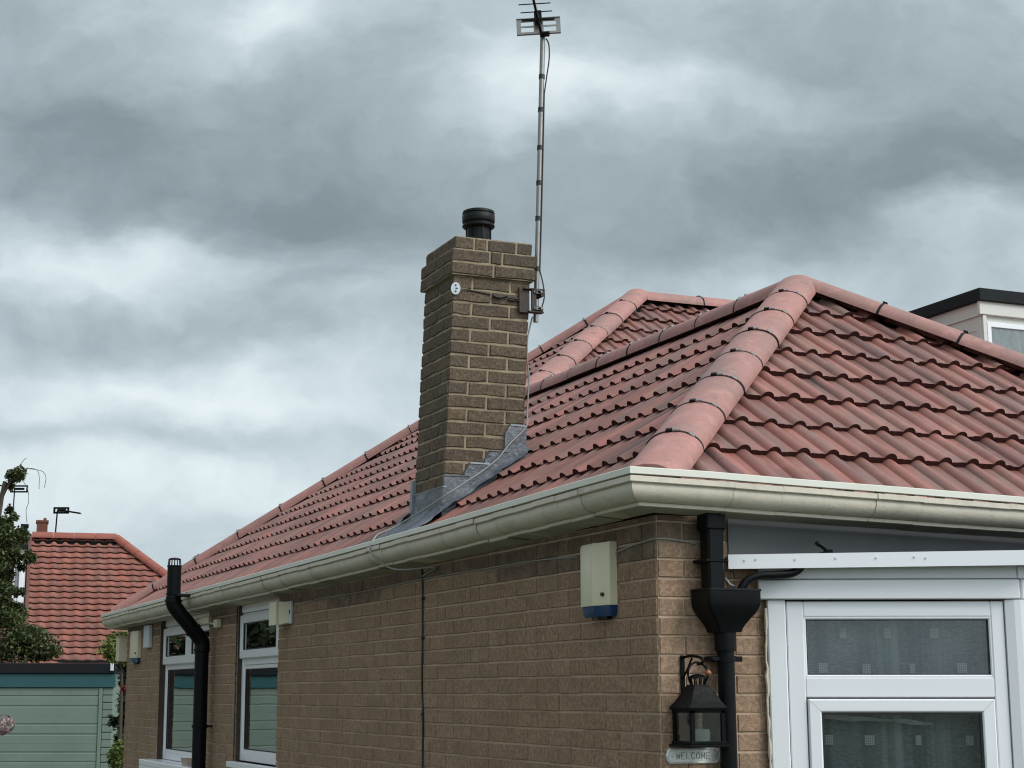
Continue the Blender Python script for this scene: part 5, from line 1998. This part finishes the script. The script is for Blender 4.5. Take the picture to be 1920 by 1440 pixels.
tree('garden_tree', 'dark leafy tree rising behind the green garage', 'tree', Vector((bt.x, bt.y, G)),
     [([Vector((bt.x, bt.y, G)), px_(-52, 1250), px_(-40, 1120), px_(-25, 1000), px_(-12, 900)], 0.16, 0.03)],
     [([px_(-45, 1180), px_(-10, 1140), px_(20, 1040)], 0.06, 0.012), ([px_(-48, 1230), px_(10, 1215), px_(75, 1205)], 0.07, 0.012), ([px_(-30, 1030), px_(-5, 980), px_(10, 960), px_(14, 965)], 0.035, 0.008), ([px_(-15, 930), px_(0, 900), px_(18, 885)], 0.03, 0.006)],
     cen, 19000, 0.080, 'leaf', 5,
     twigs=[[px_(14, 872), px_(22, 860), px_(28, 855)], [px_(20, 882), px_(34, 875), px_(52, 882), px_(55, 915)], [px_(34, 876), px_(58, 880), px_(67, 892), px_(65, 912)], [px_(20, 895), px_(33, 915), px_(36, 940), px_(32, 955), px_(35, 980)]])

cen = []
rg = random.Random(21)  # unseen hedge, added so the top panes mirror something dark
for k in range(26):
    cen.append((VP(-19 + 9.5 * k / 25, 30 + rg.uniform(-.4, .4), rg.uniform(0.2, 2.3)), (0.7, 0.6, 0.8)))
tree('hedge', 'tall dark hedge added out of view, mirrored in the small top panes of the side windows', 'hedge', VP(-14, 30, G), [([VP(-14 + q, 30, G), VP(-14 + q, 30, 0.5), VP(-14 + q, 30, 2.2)], 0.08, 0.02) for q in (-4, -2, 0, 2, 4)], [], cen, 5200, 0.26, 'leafd', 31)

# climber and shrubs squeezed between garage and bungalow
SFd = 21.0
cen = []
clump(216, 1192, 16, 14, SFd, 3)
clump(205, 1212, 18, 14, SFd, 3)
clump(200, 1232, 14, 10, SFd, 2)
clump(232, 1230, 8, 14, SFd, 2)
cs_ = list(cen)
bs = px_(226, 1302, SFd)
tree('climbing_shrub', 'yellowish shrub top showing between orange roof and gutter corner', 'shrub', Vector((bs.x, bs.y, G)), [([Vector((bs.x, bs.y, G)), px_(228, 1290, SFd), px_(220, 1190, SFd)], 0.03, 0.006)], [], cs_, 620, 0.085, 'leafy', 8)
cen = []
for yy in range(1255, 1440, 22):
    clump(231, yy, 10, 16, SFd + 1.0, 2)
clump(216, 1350, 5, 8, SFd + .5, 1)
bs2 = px_(231, 1302, SFd + 1.0)
tree('ivy', 'dark ivy in the gap between green garage and brick wall', 'climber', Vector((bs2.x, bs2.y, G)), [([Vector((bs2.x, bs2.y, G)), px_(232, 1380, SFd + 1.0), px_(231, 1260, SFd + 1.0)], 0.03, 0.01)], [], list(cen), 1500, 0.085, 'leafd', 9)
cen = []
clump(222, 1420, 14, 22, SFd - 1.5, 5)
clump(226, 1400, 8, 18, SFd - 1.5, 3)
bs3 = px_(222, 1440, SFd - 1.5)
tree('bright_shrub', 'bright lime green shrub low beside the brick wall', 'shrub', Vector((bs3.x, bs3.y, G)), [([Vector((bs3.x, bs3.y, G)), px_(222, 1430, SFd - 1.5)], 0.02, 0.006)], [], list(cen), 700, 0.07, 'leafy', 10)
b = BM()
tl_ = b.faces.layers.float.new('tint')
c = px_(233, 1291, SFd - 0.5)
leaves(b, tl_, [(c, (0.03, 0.03, 0.05))], 50, 0.05, 4)
tag(link('red_flower', b, M['redpetal']), 'single red bloom in the dark ivy beside the garage', 'flower')

# faded hydrangea close to the camera at the left edge
HD = 9.0
hy = thing('hydrangea', 'faded pinkish hydrangea bloom in front of the green garage door', 'flower', Vector((px_(-12, 1302, HD).x, px_(-12, 1302, HD).y, G)))
b = BM()
tl_ = b.faces.layers.float.new('tint')
rh = random.Random(2)
hc_ = px_(2, 1358, HD)
for _ in range(120):
    d = Vector((rh.gauss(0, 1), rh.gauss(0, 1), rh.gauss(0, 1))).normalized()
    p = hc_ + Vector((d.x * 0.075, d.y * 0.075, d.z * 0.05))
    t1 = d.orthogonal().normalized()
    t2 = d.cross(t1)
    ph = rh.uniform(0, 6.28)
    for k in range(4):
        a = ph + k * math.pi / 2
        ax = (t1 * math.cos(a) + t2 * math.sin(a)) + d * 0.25
        sd_ = d.cross(ax).normalized()
        L = rh.uniform(0.012, 0.019)
        v = [b.verts.new(q) for q in (p, p + ax * L * .6 + sd_ * L * .5, p + ax * L * 1.1, p + ax * L * .6 - sd_ * L * .5)]
        f = b.faces.new(v)
        f[tl_] = min(1, max(0, rh.gauss(0.45, 0.3)))
link('bloom', b, M['petal'], hy)
b = BM()
tube(b, smoothpath([hc_ - UPV * 0.02, px_(-6, 1420, HD), Vector((px_(-12, 1302, HD).x, px_(-12, 1302, HD).y, G))], 6), 0.006, 6)
link('stem', b, M['bark'], hy)
b = BM()
tl_ = b.faces.layers.float.new('tint')
leaves(b, tl_, [(px_(-40, 1470, HD), (0.12, 0.12, 0.12)), (px_(-70, 1500, HD), (0.2, 0.2, 0.2))], 160, 0.09, 6)
link('foliage', b, M['leafd'], hy)

# far treetop just showing over the far hip
cen = []
FFd = 48.0
for x, y in ((346, 1062), (358, 1056), (368, 1050), (380, 1043), (395, 1050), (370, 1075), (340, 1085)):
    clump(x, y + 6, 8, 9, FFd, 2)
bf = px_(375, 1302, FFd)
tree('distant_tree', 'distant tree top just peeping over the far hip of the roof', 'tree', Vector((bf.x, bf.y, G)), [([Vector((bf.x, bf.y, G)), px_(374, 1150, FFd), px_(372, 1070, FFd)], 0.2, 0.04)],
     [], list(cen), 500, 0.16, 'leaf', 12)
